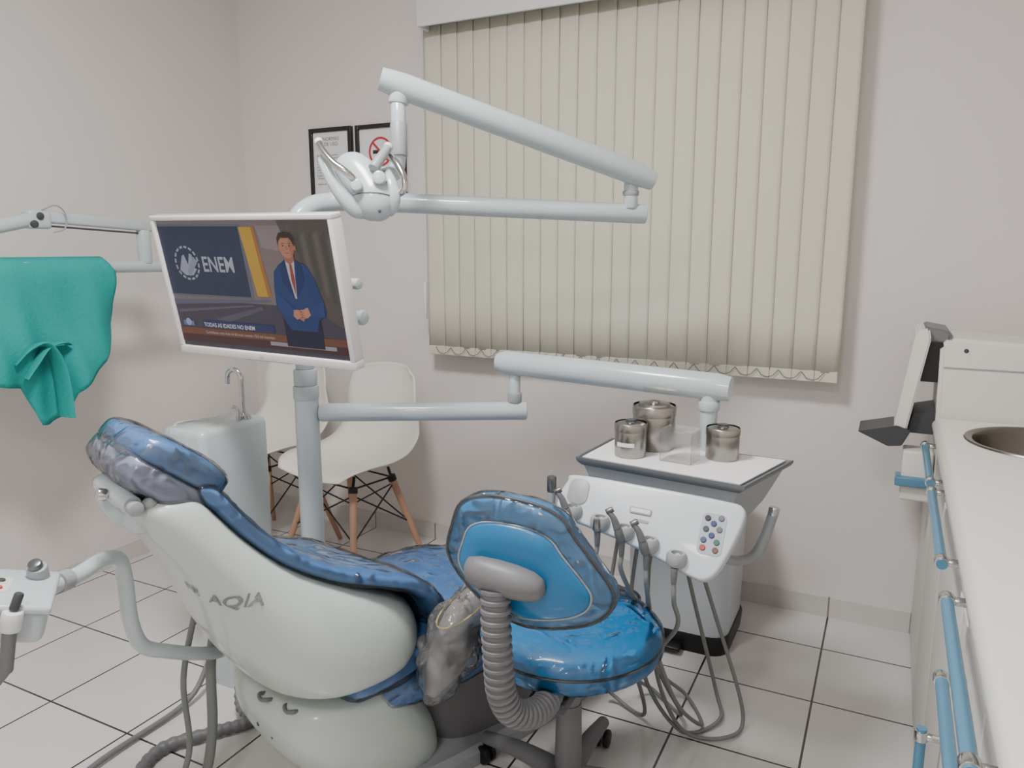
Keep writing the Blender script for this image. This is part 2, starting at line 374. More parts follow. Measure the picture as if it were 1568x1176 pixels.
group('cuspidor',(-1.78,1.55,0))
rings=[]
for z,xa,xb,ya,yb in ((0.0,-1.82,-1.68,1.49,1.70),(0.10,-1.82,-1.68,1.49,1.70),(0.38,-1.81,-1.69,1.50,1.70),(0.50,-1.82,-1.69,1.49,1.70),(0.62,-1.83,-1.69,1.455,1.70),(0.785,-1.84,-1.69,1.445,1.70),(0.798,-1.838,-1.694,1.449,1.697),(.803,-1.83,-1.70,1.457,1.69)):
    o_=rrect(xb-xa,yb-ya,0.022,6,(xa+xb)/2,(ya+yb)/2); rings.append([(x,y,z) for x,y in o_])
loft('cabinet',rings,M_enamel,sharp=45)
rings=[]
for z,xa,xb,ya,yb in ((.60,-1.845,-1.78,1.53,1.62),(.63,-1.865,-1.78,1.51,1.65),(.68,-1.885,-1.78,1.49,1.67),(.73,-1.90,-1.78,1.475,1.68),(.775,-1.905,-1.78,1.47,1.685),(.787,-1.90,-1.785,1.475,1.68),(.790,-1.89,-1.79,1.485,1.67)):
    rings.append([(x,y,z) for x,y in rrect(xb-xa,yb-ya,min(.045,(xb-xa)*.45),6,(xa+xb)/2,(ya+yb)/2)])
loft('basin_body',rings,M_enamel,sharp=45)
lathe('basin_rim',[(.044,.002),(.048,.006),(.052,.002),(.052,-.001)],M_white,loc=(-1.848,1.55,.790))
lathe('basin_hollow',[(.045,.003),(.03,.0015),(0,.001)],M_lgrey,loc=(-1.848,1.55,.790))
lathe('tap_base',[(0,0),(.022,0),(.022,.012),(.012,.02),(0,.02)],M_chrome,loc=(-1.725,1.635,.803))
tube('tap_spout',[(-1.725,1.635,.81),(-1.725,1.635,.90),(-1.728,1.635,.935),(-1.748,1.632,.952),(-1.772,1.63,.94),(-1.777,1.63,.908)],0.0075,M_chrome)
tube('cup_filler',[(-1.71,1.60,.803),(-1.71,1.60,.84),(-1.72,1.59,.85)],0.005,M_chrome)
# ------------------------------------------------------------------ monitor
TL,TR,BR,BL=V((-1.743,1.379,1.394)),V((-1.133,1.361,1.387)),V((-1.129,1.435,1.021)),V((-1.739,1.452,1.028))
C=(TL+TR+BR+BL)/4; Mon=frameM(C,(TR-TL),(TR-TL).cross(TL-BL)); W,H=0.612,0.372
group('monitor',tuple(C))
M_mon=mat('monitor_white_gloss',rgb(232,230,228),0.2,coat=0.6)
def fbar(nm,xa,xb,ya,yb,za,zb,m,bev=.002): box(nm,(xa,ya,za),(xb,yb,zb),m,bev,M=Mon)
bz=0.013; bb=0.022
fbar('bezel_top',-W/2,W/2,H/2-bz,H/2,-.03,.006,M_mon,.003)
fbar('bezel_bottom',-W/2,W/2,-H/2,-H/2+bb,-.03,.006,M_mon,.003)
fbar('bezel_left',-W/2,-W/2+bz,-H/2+bb,H/2-bz,-.03,.006,M_mon)
fbar('bezel_right',W/2-bz,W/2,-H/2+bb,H/2-bz,-.03,.006,M_mon)
fbar('back_cover',-W/2+.01,W/2-.01,-H/2+.01,H/2-.01,-.035,-.004,M_mon,.008)
fbar('back_bulge',-.2,.2,-.13,.12,-.055,-.034,M_mon,.01)
box('mount_plate',(-.05,-.05,-.066),(.05,.05,-.054),M_lgrey,.003,M=Mon)
mc=Mon@V((0,0,-.066))
tube('mount_arm',[mc,mc+V((0,.07,.0)),V((PX,PY-.026,1.2))],0.018,M_lgrey)
text('logo','LG',0.011,M_lgrey,Mon@Matrix.Translation((0,-H/2+.007,.0065)),align='CENTER')
SW,SH=W-2*bz,H-bz-bb; sy0=(H/2-bz)
def S(u,v,l=0): return Mon@V((-W/2+bz+u*SW,sy0-v*SH,-.002+.00025*l))
EM={}
def emat(c,s=0.5):
    k=tuple(c)
    if k not in EM:
        col=rgb(*c); EM[k]=mat('screen_%d_%d_%d'%k,tuple(x*.25 for x in col[:3])+(1,),0.3,emit=col,estr=s)
    return EM[k]
def spoly(nm,pts,c,l,s=0.62):
    bm=bmesh.new(); bm.faces.new([bm.verts.new(S(u,v,l)) for u,v in pts]); finish(bm,nm,emat(c),flat=True)
def srect(nm,a,b,c_,d,c,l): spoly(nm,[(a,b),(c_,b),(c_,d),(a,d)],c,l)
def sell(nm,u,v,ru,rv,c,l,n=24,a0=0,a1=360):
    spoly(nm,[(u+ru*math.cos(math.radians(a0+(a1-a0)*k/n)),v+rv*math.sin(math.radians(a0+(a1-a0)*k/n))) for k in range(n)],c,l)
srect('picture_background',0,0,1,1,(118,106,106),0)
srect('picture_floor',0,.62,1,1,(66,62,76),1)
spoly('picture_street',[(.72,.0),(1,.0),(1,.78),(.84,.62),(.78,.3)],(82,76,74),2)
spoly('picture_street_light',[(.60,.04),(.78,.04),(.80,.24),(.62,.2)],(132,120,120),2)
for k in range(6): spoly('picture_tree_%d'%(k+1),[(.80+.035*k,.1+.02*(k%3)),(.825+.035*k,.08),(.84+.034*k,.38+.05*k),(.82+.034*k,.42+.04*k)],((68,70,62),(92,86,82))[k%2],3)
srect('picture_panel_edge',0.0,.03,.515,.585,(92,96,112),3)
srect('picture_panel',0,.045,.50,.57,(40,50,76),4)
spoly('picture_panel_bevel',[(0,.62),(.6,.585),(.62,.60),(0,.66)],(90,90,112),4)
spoly('picture_bar',[(.505,.05),(.575,.05),(.60,.56),(.54,.56)],(184,146,56),5)
spoly('picture_bar_orange',[(.575,.05),(.592,.05),(.62,.56),(.60,.56)],(156,104,54),5)
spoly('picture_floor_line_1',[(.02,.70),(.5,.63),(.51,.64),(.02,.725)],(92,86,100),4)
spoly('picture_floor_line_2',[(.25,.76),(.55,.64),(.56,.66),(.33,.78)],(84,80,96),4)
for k in range(16):
    a=k*22.5; a2=a+15; q=[]
    for r_,aa in ((.078,a),(.078,a2),(.068,a2),(.068,a)): q.append((.145+r_*math.cos(math.radians(aa)),.325+r_*1.72*math.sin(math.radians(aa))))
    spoly('logo_arc_%d'%(k+1),q,(150,156,170),6)
spoly('logo_hand_1',[(.09,.38),(.12,.27),(.135,.26),(.15,.34),(.17,.25),(.185,.26),(.18,.36),(.20,.37),(.17,.42),(.12,.42)],(150,156,170),6)
spoly('logo_pen',[(.19,.27),(.215,.31),(.15,.43),(.135,.39)],(130,138,156),7)
def stext(nm,b,size,u,v,c,l,bold=0,sx=1.0):
    p=Mon.inverted()@S(u,v,l); text(nm,b,size,emat(c),Mon@Matrix.Translation(p),bold=bold,sx=sx)
stext('title_text','ENEM',.055,.24,.385,(166,170,180),6,.0008,.82)
srect('caption_bar',.155,.775,.60,.835,(42,50,92),6); stext('caption_text','TODAS AS IDADES NO ENEM',.0155,.165,.828,(205,205,215),7,.0002,.92)
srect('ticker_bar',.0,.845,1,.90,(110,70,54),5); stext('ticker_text','Candidatos com mais de 60 anos somam 15,5 mil inscritos',.0105,.165,.885,(190,175,170),7)
srect('ticker_white',.56,.905,.93,.935,(150,140,150),6); srect('ticker_red',0,.9,1,.96,(70,44,46),5); srect('station_mark',.03,.79,.10,.83,(100,110,150),6); sell('station_dot',.065,.80,.018,.03,(150,160,190),7)
# presenter
spoly('presenter_trousers',[(.665,.66),(.865,.66),(.87,.93),(.66,.93)],(26,32,58),8)
spoly('presenter_jacket',[(.695,.315),(.735,.285),(.79,.285),(.845,.32),(.872,.40),(.90,.56),(.91,.66),(.86,.72),(.845,.80),(.70,.80),(.665,.70),(.64,.62),(.645,.50),(.66,.37)],(30,56,106),9)
spoly('presenter_shirt',[(.735,.275),(.785,.275),(.775,.40),(.765,.56),(.755,.56),(.742,.42)],(186,170,172),10)
spoly('presenter_tie',[(.755,.31),(.768,.31),(.772,.42),(.763,.54),(.752,.43)],(140,64,58),11)
spoly('presenter_lapel_left',[(.735,.275),(.728,.36),(.752,.55),(.70,.44),(.70,.315)],(24,46,92),11)
spoly('presenter_lapel_right',[(.785,.275),(.79,.36),(.764,.55),(.82,.44),(.82,.315)],(24,46,92),11)
spoly('presenter_neck',[(.735,.22),(.785,.22),(.787,.285),(.76,.315),(.733,.285)],(150,94,76),11)
sell('presenter_head',.757,.185,.041,.083,(172,118,98),12)
spoly('presenter_cheek_shade',[(.775,.12),(.796,.15),(.796,.21),(.778,.255),(.772,.20)],(150,100,82),13)
spoly('presenter_hair',[(.714,.19),(.712,.13),(.728,.09),(.757,.08),(.788,.09),(.801,.13),(.800,.19),(.791,.15),(.78,.125),(.735,.125),(.72,.15)],(48,38,36),14)
for u_ in (.741,.775):
    sell('presenter_eye_%d'%(u_*1000),u_,.180,.005,.005,(60,42,38),14); srect('presenter_brow_%d'%(u_*1000),u_-.009,.162,u_+.009,.167,(84,58,50),14)
spoly('presenter_nose',[(.756,.18),(.762,.18),(.766,.208),(.752,.208)],(154,102,84),14)
srect('presenter_mouth',.747,.228,.770,.234,(134,80,70),14)
for k,u_ in enumerate((.714,.801)): sell('presenter_ear_%d'%(k+1),u_,.195,.006,.018,(158,104,86),11)
spoly('presenter_forearm_left',[(.645,.52),(.69,.56),(.755,.66),(.735,.71),(.655,.66)],(36,62,114),12)
spoly('presenter_forearm_right',[(.905,.56),(.865,.60),(.81,.63),(.815,.69),(.90,.69)],(36,62,114),12)
spoly('presenter_palm_left',[(.735,.645),(.76,.64),(.775,.67),(.77,.70),(.745,.715),(.728,.69)],(182,124,102),14)
spoly('presenter_palm_right',[(.815,.62),(.79,.635),(.775,.66),(.782,.695),(.805,.70),(.825,.675)],(188,130,108),14)
for k in range(4):
    spoly('presenter_finger_left_%d'%(k+1),[(.762+.004*k,.645+.018*k),(.785+.003*k,.635+.019*k),(.788+.003*k,.647+.019*k),(.764+.004*k,.659+.018*k)],(172,112,92),15)
    spoly('presenter_finger_right_%d'%(k+1),[(.782-.002*k,.690+.004*k),(.79-.001*k,.690),(.783-.006*k,.727-.005*k),(.776-.006*k,.722-.004*k)],(176,116,96),16)
# bracket knobs on the rear that peek out right of the screen
rod('bracket_knob_upper',Mon@V((.21,.0,-.10)),Mon@V((.268,.0,-.10)),.014,M_enamel)
rod('bracket_knob_lower',Mon@V((.21,-.085,-.10)),Mon@V((.268,-.085,-.10)),.019,M_enamel)
tube('bracket_rail',[Mon@V((0,-.045,-.10)),Mon@V((.225,-.045,-.10))],.012,M_enamel,smooth=False)
tube('bracket_rail_end',[Mon@V((.22,.01,-.10)),Mon@V((.22,-.095,-.10))],.012,M_enamel,smooth=False)
tube('bracket_stub',[Mon@V((0,-.045,-.06)),Mon@V((0,-.045,-.16))],.012,M_enamel,smooth=False)
box('stand_foot',(-.09,-H/2-.012,-.05),(.07,-H/2-.002,-.02),M_dgrey,.003,M=Mon)

# ------------------------------------------------------------------ operating light
group('operating_light',(-1.48,1.64,1.36))
tube('pivot_elbow',[(PX,PY,1.348),(PX,PY,1.39),(-1.465,1.68,1.425),(-1.43,1.73,1.438),(-1.38,1.765,1.441),(-1.36,1.78,1.441)],.027,M_enamel)
rod('horizontal_arm',(-1.37,1.772,1.441),(-.645,2.14,1.405),.0275,M_enamel,bev=.006)
rod('elbow_pin',(-.682,2.108,1.42),(-.682,2.108,1.50),.020,M_enamel)
rod('elbow_ring',(-.682,2.108,1.455),(-.682,2.108,1.470),.023,M_lgrey)
tube('spring_arm',[(-.628,2.135,1.495),(-.66,2.105,1.512),(-1.15,1.675,1.712),(-1.19,1.64,1.728)],[.026,.033,.033,.033,.028],M_enamel,smooth=False,seg=24)
rod('spring_arm_cap',(-1.155,1.672,1.700),(-1.157,1.668,1.668),.026,M_enamel)
rod('drop_joint',(-1.157,1.668,1.68),(-1.145,1.65,1.60),.019,M_enamel)
rod('drop_sleeve',(-1.145,1.65,1.62),(-1.135,1.635,1.535),.021,M_lgrey)
HM=frameM((-1.161,1.527,1.458),(0.894,0.448,0),(.441,-.880,.176))  # rear of the head faces the room
def HP(x,y,z): return HM@V((x,y,z))
tube('yoke_neck',[(-1.135,1.637,1.55),HP(.062,.06,-.08),HP(.045,.035,-.035),HP(.03,.01,0)],[.018,.02,.022,.024],M_enamel)
def hlobe(nm,path,m=M_enamel,zs=.7):
    P=cr([V((x,y,z)) for x,y,z,_,_ in path],4); Rw=cr([V((a,b,0)) for _,_,_,a,b in path],4); rings=[]
    for i,p in enumerate(P):
        q0=P[max(0,i-1)]; q1=P[min(len(P)-1,i+1)]; t=(q1-q0).normalized(); sd=t.cross(V((0,0,1))).normalized(); up=sd.cross(t)
        rings.append([HM@(p+sd*Rw[i].x*math.cos(2*math.pi*k/24)+up*Rw[i].y*math.sin(2*math.pi*k/24)) for k in range(24)])
    return loft(nm,rings,m,sharp=80)
hlobe('lamp_housing',[(-.060,.068,-.02,.012,.01),(-.050,.058,-.012,.034,.026),(-.025,.036,-.005,.046,.032),(.003,.0,0,.050,.038),(.022,-.035,.004,.054,.042),(.030,-.062,.0,.046,.036),(.034,-.078,-.004,.026,.022),(.035,-.084,-.006,.006,.006)])
hlobe('housing_wing_left',[(-.102,.062,.02,.008,.008),(-.092,.045,.026,.013,.012),(-.072,.005,.032,.015,.014),(-.045,-.035,.030,.018,.016),(-.018,-.062,.022,.020,.016),(0,-.072,.012,.012,.010)])
hlobe('housing_wing_right',[(.052,.035,.0,.010,.008),(.062,.005,.012,.016,.014),(.070,-.03,.016,.018,.016),(.068,-.055,.010,.014,.012),(.06,-.07,.0,.006,.006)])
tube('handle_left',[HP(-.106,.098,.03),HP(-.092,.072,.045),HP(-.065,.040,.058),(HP(-.035,.018,.062)),HP(-.018,.002,.055),HP(-.014,-.014,.035)],.0085,M_chrome)
rod('handle_left_end',HP(-.108,.101,.029),HP(-.102,.092,.033),.0105,M_white)
tube('handle_right',[HP(.058,.075,-.01),HP(.075,.055,.01),HP(.092,.025,.022),HP(.099,.0,.025),HP(.094,-.018,.022),HP(.078,-.024,.012)],.0085,M_chrome)
rod('switch_post',HP(.058,.098,.0),HP(.026,.03,.038),.010,M_lgrey,r2=.014)
rod('switch_post_tip',HP(.0585,.099,-.001),HP(.054,.09,.004),.0115,M_white)
rod('hinge_cap_left',HP(-.012,-.012,.03),HP(-.010,-.012,.060),.014,M_enamel)
rod('hinge_cap_right',HP(.040,.008,.025),HP(.042,.008,.052),.016,M_enamel)
tube('housing_seam',[HM@V((.022+.0545*math.cos(a),-.035+.008*math.sin(a),.004+.0425*math.sin(a))) for a in [i*math.pi/12 for i in range(25)]],.0012,M_grey,seg=6,n=2)
rod('vent_screw',HP(.04,-.068,.030),HP(.041,-.069,.036),.004,M_dgrey,bev=.001)
lathe('lens',[(0,0),(.05,0),(.055,.006),(0,.01)],M_clear,M=HM@Matrix.Translation((.015,-.02,-.052)))

# ------------------------------------------------------------------ left x-ray arm + apron
group('xray_arm',(-2.82,2.55,1.24))
ax=-2.45
box('wall_plate',(XL+.001,2.47,1.10),(XL+.03,2.63,1.38),M_enamel,.006)
rod('wall_pivot',(-2.78,2.55,1.19),(-2.78,2.55,1.29),.03,M_enamel)
tube('lower_arm',[(-2.78,2.55,1.245),(-2.60,2.42,1.245),(-2.47,2.25,1.245),(ax,2.05,1.245),(ax,1.9,1.245),(ax,1.2,1.255)],.022,M_enamel)
rod('arm_joint',(ax,1.905,1.255),(ax,1.905,1.375),.024,M_enamel)
box('upper_arm',(-.018,-.19,-.018),(.018,.20,.018),M_enamel,.008,M=Matrix.Translation((ax,1.74,1.398))@Matrix.Rotation(math.radians(-3),4,'X'))
box('arm_rail',(-.006,-.17,-.03),(.006,.17,-.024),M_dgrey,.002,M=Matrix.Translation((ax,1.74,1.398))@Matrix.Rotation(math.radians(-3),4,'X'))
for yy,zz in ((1.52,1.410),(1.50,1.385)):
    rod('hinge_pin_%d'%(yy*100),(ax-.03,yy,zz),(ax+.03,yy,zz),.012,M_dgrey)
box('hinge_block',(ax-.024,1.485,1.37),(ax+.024,1.56,1.43),M_enamel,.012)
tube('cable_loop',[(ax+.02,1.53,1.43),(ax+.03,1.57,1.445),(ax+.03,1.60,1.42),(ax+.03,1.595,1.375),(ax+.02,1.56,1.36)],.0025,M_lgrey,seg=8)
tube('fore_arm',[(ax,1.51,1.40),(ax,1.40,1.375),(ax,.95,1.25)],.022,M_enamel,smooth=False)
rod('xray_head',(ax-.06,.86,1.22),(ax+.10,.86,1.22),.075,M_enamel,bev=.015)
rod('xray_cone',(ax+.10,.86,1.22),(ax+.26,.86,1.16),.032,M_lgrey)

group('surgical_apron',(ax,1.45,1.1))
bot=[(1.12,1.05),(1.20,.97),(1.30,.90),(1.36,.885),(1.405,.875),(1.44,.80),(1.46,.745),(1.485,.74),(1.555,.765),(1.563,.83),(1.61,.865),(1.69,.93),(1.735,1.0),(1.755,1.10)]
def interp(T,x):
    for (a,b),(c,d) in zip(T,T[1:]):
        if x<=c: return b+(d-b)*(x-a)/(c-a)
    return T[-1][1]
for layer,(dx,zs) in enumerate(((.034,0),(-.034,.16))):
    rings=[]
    for i in range(66):
        y=1.12+(1.755-1.12)*i/65; b=interp(bot,y)+zs*(1 if layer else 0); t=1.283-.035*max(0,(y-1.725)/.03)**2
        row=[]
        for j in range(25):
            f=j/24; z=t+(b-t)*f
            fold=.018*math.sin(y*23+f*2.2)*f+.012*math.sin(y*51-f*4)*f+.014*math.sin(z*17+y*7)*f
            x=ax+dx*(min(1,f*9))**.5+fold
            row.append((x,y,z))
        rings.append(row)
    o=loft('cloth_%s'%('front','back')[layer],rings,M_teal,closed=False)
    s=o.modifiers.new('th','SOLIDIFY'); s.thickness=.003
tube('strap_loop',[(ax+.045,1.38,.955),(ax+.06,1.42,1.0),(ax+.065,1.465,1.01),(ax+.065,1.50,.95),(ax+.06,1.515,.86),(ax+.055,1.52,.765)],[.018,.028,.032,.034,.036,.036],M_teal,flatz=.22)
tube('strap_fold',[(ax+.05,1.555,1.0),(ax+.062,1.52,1.01),(ax+.066,1.47,1.0),(ax+.066,1.43,.955),(ax+.058,1.40,.91)],[.012,.02,.022,.020,.016],M_teal,flatz=.22)

# ------------------------------------------------------------------ delivery unit
group('dental_delivery_unit',(-.44,1.75,.8))
rod('swing_arm_lower',(-1.449,1.657,.845),(-.925,1.945,.845),.0265,M_enamel,bev=.006)
rod('swing_elbow',(-.958,1.93,.855),(-.958,1.93,.955),.017,M_enamel)
rod('swing_elbow_collar',(-.958,1.93,.87),(-.958,1.93,.90),.021,M_lgrey)
tube('spring_arm',[(-1.01,1.93,.985),(-.985,1.929,.985),(-.38,1.912,.965),(-.345,1.911,.963)],[.027,.034,.035,.036,.031],M_enamel,smooth=False,seg=24)
rod('spring_arm_pin',(-.395,1.905,.80),(-.395,1.905,.955),.022,M_enamel)
rod('spring_arm_collar',(-.395,1.905,.905),(-.395,1.905,.93),.027,M_enamel)
TA=[V((-.672,1.695)),V((-.255,1.635)),V((-.185,1.90)),V((-.655,1.915))]
def traypoly(inset,z):
    c=sum(TA,V((0,0)))/4; return [(*(c+(p-c)*(1-inset)),z) for p in TA]
loft('tray_rim',[traypoly(.06,.782),traypoly(.015,.790),traypoly(0,.797),traypoly(0,.802),traypoly(.02,.802),traypoly(.035,.797)],mat('tray_edge_metal',rgb(110,114,118),.4,metal=.3),sharp=25)
loft('tray_liner',[traypoly(.075,.7975),traypoly(.065,.8025)],M_paper)
rings=[traypoly(i_,z) for z,i_ in ((.66,.40),(.665,.34),(.70,.24),(.74,.16),(.782,.08))]
loft('body',rings,M_lgrey,sharp=30)
# control panel
PO=V((-.655,1.610,.785)); PXv=V((.40,-.005,-.012)); PZ=V((.02,-.80,.52))
PM=frameM(PO,PXv,PZ)   # x right, y up along slope
pan=smooth_outline([(.0,-.02),(.02,.0),(.20,.002),(.36,.0),(.405,-.008),(.41,-.045),(.385,-.135),(.362,-.172),(.33,-.176),(.25,-.152),(.15,-.128),(.05,-.11),(.0,-.105),(-.012,-.065)],4)
poly_plate('control_panel',pan,.03,M_panel,PM,bev=.006,seg=3)
poly_plate('panel_corner_left',rrect(.05,.06,.018,5,.035,-.04),.004,M_lgrey,PM@Matrix.Translation((0,0,.0025)),bev=.001)
poly_plate('label_plate',rrect(.05,.014,.003,3,.19,-.058),.003,M_lgrey,PM@Matrix.Translation((0,0,.0035)),bev=0)
poly_plate('label_face',rrect(.044,.009,.002,3,.19,-.058),.001,M_white,PM@Matrix.Translation((0,0,.0042)),bev=0)
poly_plate('label_bar',rrect(.035,.006,.002,3,.195,-.08),.001,M_lgrey,PM@Matrix.Translation((0,0,.0015)),bev=0)
poly_plate('keypad',rrect(.052,.090,.012,5,.352,-.078),.002,mat('keypad_grey',rgb(168,174,182),.4),PM@Matrix.Translation((0,0,.0015)),bev=0)
cols=[(40,42,48),(100,102,110),(46,60,110),(60,64,72),(96,100,108),(46,60,110),(60,84,116),(50,105,90),(165,70,72),(110,70,70)]
for k,(bx,by) in enumerate([(.338,-.045),(.366,-.041),(.352,-.055),(.338,-.069),(.366,-.066),(.352,-.081),(.337,-.093),(.365,-.094),(.338,-.110),(.365,-.111)]):
    lathe('button_%02d'%(k+1),[(0,.003),(.0055,.003),(.0065,.0015),(.0065,0)],mat('button_%d'%k,rgb(*cols[k]),.4),M=PM@Matrix.Translation((bx,by,.0015)),seg=18)
hold=[(.035,-.110),(.105,-.122),(.165,-.132),(.225,-.148),(.290,-.166)]
hoses=[]
for k,(hx,hy) in enumerate(hold):
    lathe('holder_%d'%(k+1),[(0,.0),(.019,.0),(.022,.006),(.022,.022),(.018,.028),(.012,.028),(.011,.012),(0,.012)],M_lgrey,M=PM@Matrix.Translation((hx,hy+.012,.0))@Matrix.Rotation(math.radians(-58),4,'X')@Matrix.Translation((0,0,-.004)),seg=24)
    base=PM@V((hx,hy,.012)); tip=PM@V((hx-.008,hy+.020,.036))
    if k in (0,2,3):
        rod('handpiece_body_%d'%(k+1),base,tip,.011,M_grey,r2=.009,bev=.002)
        tube('handpiece_neck_%d'%(k+1),[tip,PM@V((hx-.016,hy+.036,.052)),PM@V((hx-.026,hy+.045,.062))],[.009,.007,.0055],M_grey)
        rod('handpiece_head_%d'%(k+1),PM@V((hx-.032,hy+.043,.064)),PM@V((hx-.018,hy+.054,.062)),.0065,M_tip,bev=.001)
    elif k==1:
        rod('handpiece_body_%d'%(k+1),base,PM@V((hx,hy+.022,.03)),.010,M_steel,r2=.008,bev=.002)
    p0=PM@V((hx,hy-.015,.0))
    rod('hose_boot_%d'%(k+1),PM@V((hx,hy+.0,.008)),p0+V((0,.004,-.02)),.008,M_grey,r2=.006,bev=.001)
    hoses.append(p0+V((0,.004,-.018)))
ends=[(-.60,1.84),(-.55,1.86),(-.50,1.86),(-.45,1.86),(-.42,1.85)]
mids=[[(-.57,1.66,.50),(-.52,1.76,.22),(-.53,1.88,.03),(-.62,1.93,.02),(-.66,1.90,.10),(-.63,1.84,.35)],
      [(-.53,1.68,.46),(-.46,1.80,.20),(-.44,1.94,.02),(-.54,2.02,.02),(-.60,1.95,.12),(-.57,1.86,.40)],
      [(-.47,1.66,.42),(-.42,1.78,.16),(-.38,1.93,.014),(-.45,2.04,.02),(-.54,1.98,.14),(-.53,1.88,.45)],
      [(-.46,1.66,.42),(-.50,1.78,.20),(-.42,1.86,.025),(-.34,1.97,.016),(-.37,2.05,.06),(-.42,1.92,.40)],
      [(-.39,1.64,.44),(-.47,1.76,.26),(-.42,1.85,.04),(-.31,1.90,.014),(-.28,1.98,.05),(-.36,1.90,.38)]]
for k in range(5):
    e=ends[k]
    tube('instrument_hose_%d'%(k+1),[hoses[k],hoses[k]+V((0,.01,-.05))]+mids[k]+[(e[0],e[1],.60),(e[0],e[1]-.03,.67)],.0055,M_hose,seg=10,n=10)
tube('handle_right',[(-.33,1.74,.60),(-.31,1.77,.575),(-.285,1.80,.562),(-.255,1.82,.572),(-.235,1.84,.61),(-.22,1.86,.672)],.0125,M_lgrey)
rod('handle_right_tip',(-.2205,1.859,.668),(-.2175,1.862,.69),.0135,M_chrome)
tube('handle_left',[(-.655,1.65,.68),(-.69,1.62,.675),(-.695,1.60,.69),(-.695,1.60,.745)],.010,M_lgrey)
rod('handle_left_tip',(-.695,1.60,.735),(-.695,1.60,.775),.0115,M_tip)

# pots
def pot(nm,x,y,r,h,ring=False):
    group(nm,(x,y,.8032)); z=.8032
    lathe('body',[(0,0),(r*.96,0),(r,.003),(r,h*.72),(r*.985,h*.74),(r*.985,h*.76),(r,h*.78),(r,h*.9),(r*.97,h*.93),(r*.8,h*.96),(0,h*.97)],M_steel,loc=(x,y,z),seg=40)
    lathe('lid_rim',[(r*1.0,0),(r*1.035,.001),(r*1.035,h*.20),(r*.99,h*.23)],M_steel,loc=(x,y,z+h*.74),seg=40)
    if ring:
        lathe('lid_recess',[(r*.75,0),(r*.72,.006),(r*.25,.007),(r*.22,.012),(0,.012)],M_steel,loc=(x,y,z+h*.955),seg=32)
    else:
        lathe('lid_knob',[(0,0),(r*.35,0),(r*.3,.004),(r*.32,.008),(0,.010)],M_tip,loc=(x,y,z+h*.965),seg=24)
pot('steel_canister',-.555,1.765,.039,.086)
bm=bmesh.new(); vs=[]
for k in range(7):
    a=math.radians(-125+k*11); vs.append((bm.verts.new((-.555+.0405*math.cos(a),1.765+.0405*math.sin(a),.832)),bm.verts.new((-.555+.0405*math.cos(a),1.765+.0405*math.sin(a),.842))))
for a,b in zip(vs,vs[1:]): bm.faces.new((a[0],b[0],b[1],a[1]))
finish(bm,'label',M_paper)
pot('steel_canister.001',-.525,1.865,.054,.116,True)
pot('steel_canister.002',-.345,1.84,.040,.080)
group('clear_acrylic_box',(-.43,1.765,.80))
Ma=Matrix.Translation((-.432,1.775,.8032))@Matrix.Rotation(math.radians(-8),4,'Z')
for nm,a,b in (('side_front',(-.04,-.032,0),(.04,-.030,.075)),('side_rear',(-.04,.030,0),(.04,.032,.075)),('side_left',(-.04,-.03,0),(-.038,.03,.075)),('side_right',(.038,-.03,0),(.04,.03,.075)),('base',(-.038,-.03,0),(.038,.03,.002)),('divider',(-.038,-.001,.002),(.038,.001,.06)),('lid',(-.041,-.033,.075),(.041,.033,.078))):
    box(nm,a,b,M_clear,M=Ma)

# ------------------------------------------------------------------ waste bin
group('pedal_waste_bin',(-.56,2.49,0))
rings=[]
for z,g in ((.045,.0),(.05,.008),(.30,.012),(.48,.014),(.50,.006)):
    rings.append([(x,y,z) for x,y in rrect(.32+g*2,.30+g*2,.06,6,-.565,2.485)])
loft('body',rings,M_panel,sharp=45)
rings=[[(x,y,z) for x,y in rrect(.32+g*2,.30+g*2,.06,6,-.565,2.485)] for z,g in ((.0,.012),(.05,.016),(.062,.012),(.064,-.002))]
loft('base_ring',rings,M_black,sharp=45)
rings=[[(x,y,z) for x,y in rrect(.32+g*2,.30+g*2,.06,6,-.565,2.485)] for z,g in ((.50,.018),(.515,.02),(.54,.0),(.555,-.05))]
loft('lid',rings,M_white,sharp=60)
box('pedal',(-.60,2.27,.015),(-.53,2.33,.03),M_black,.005)

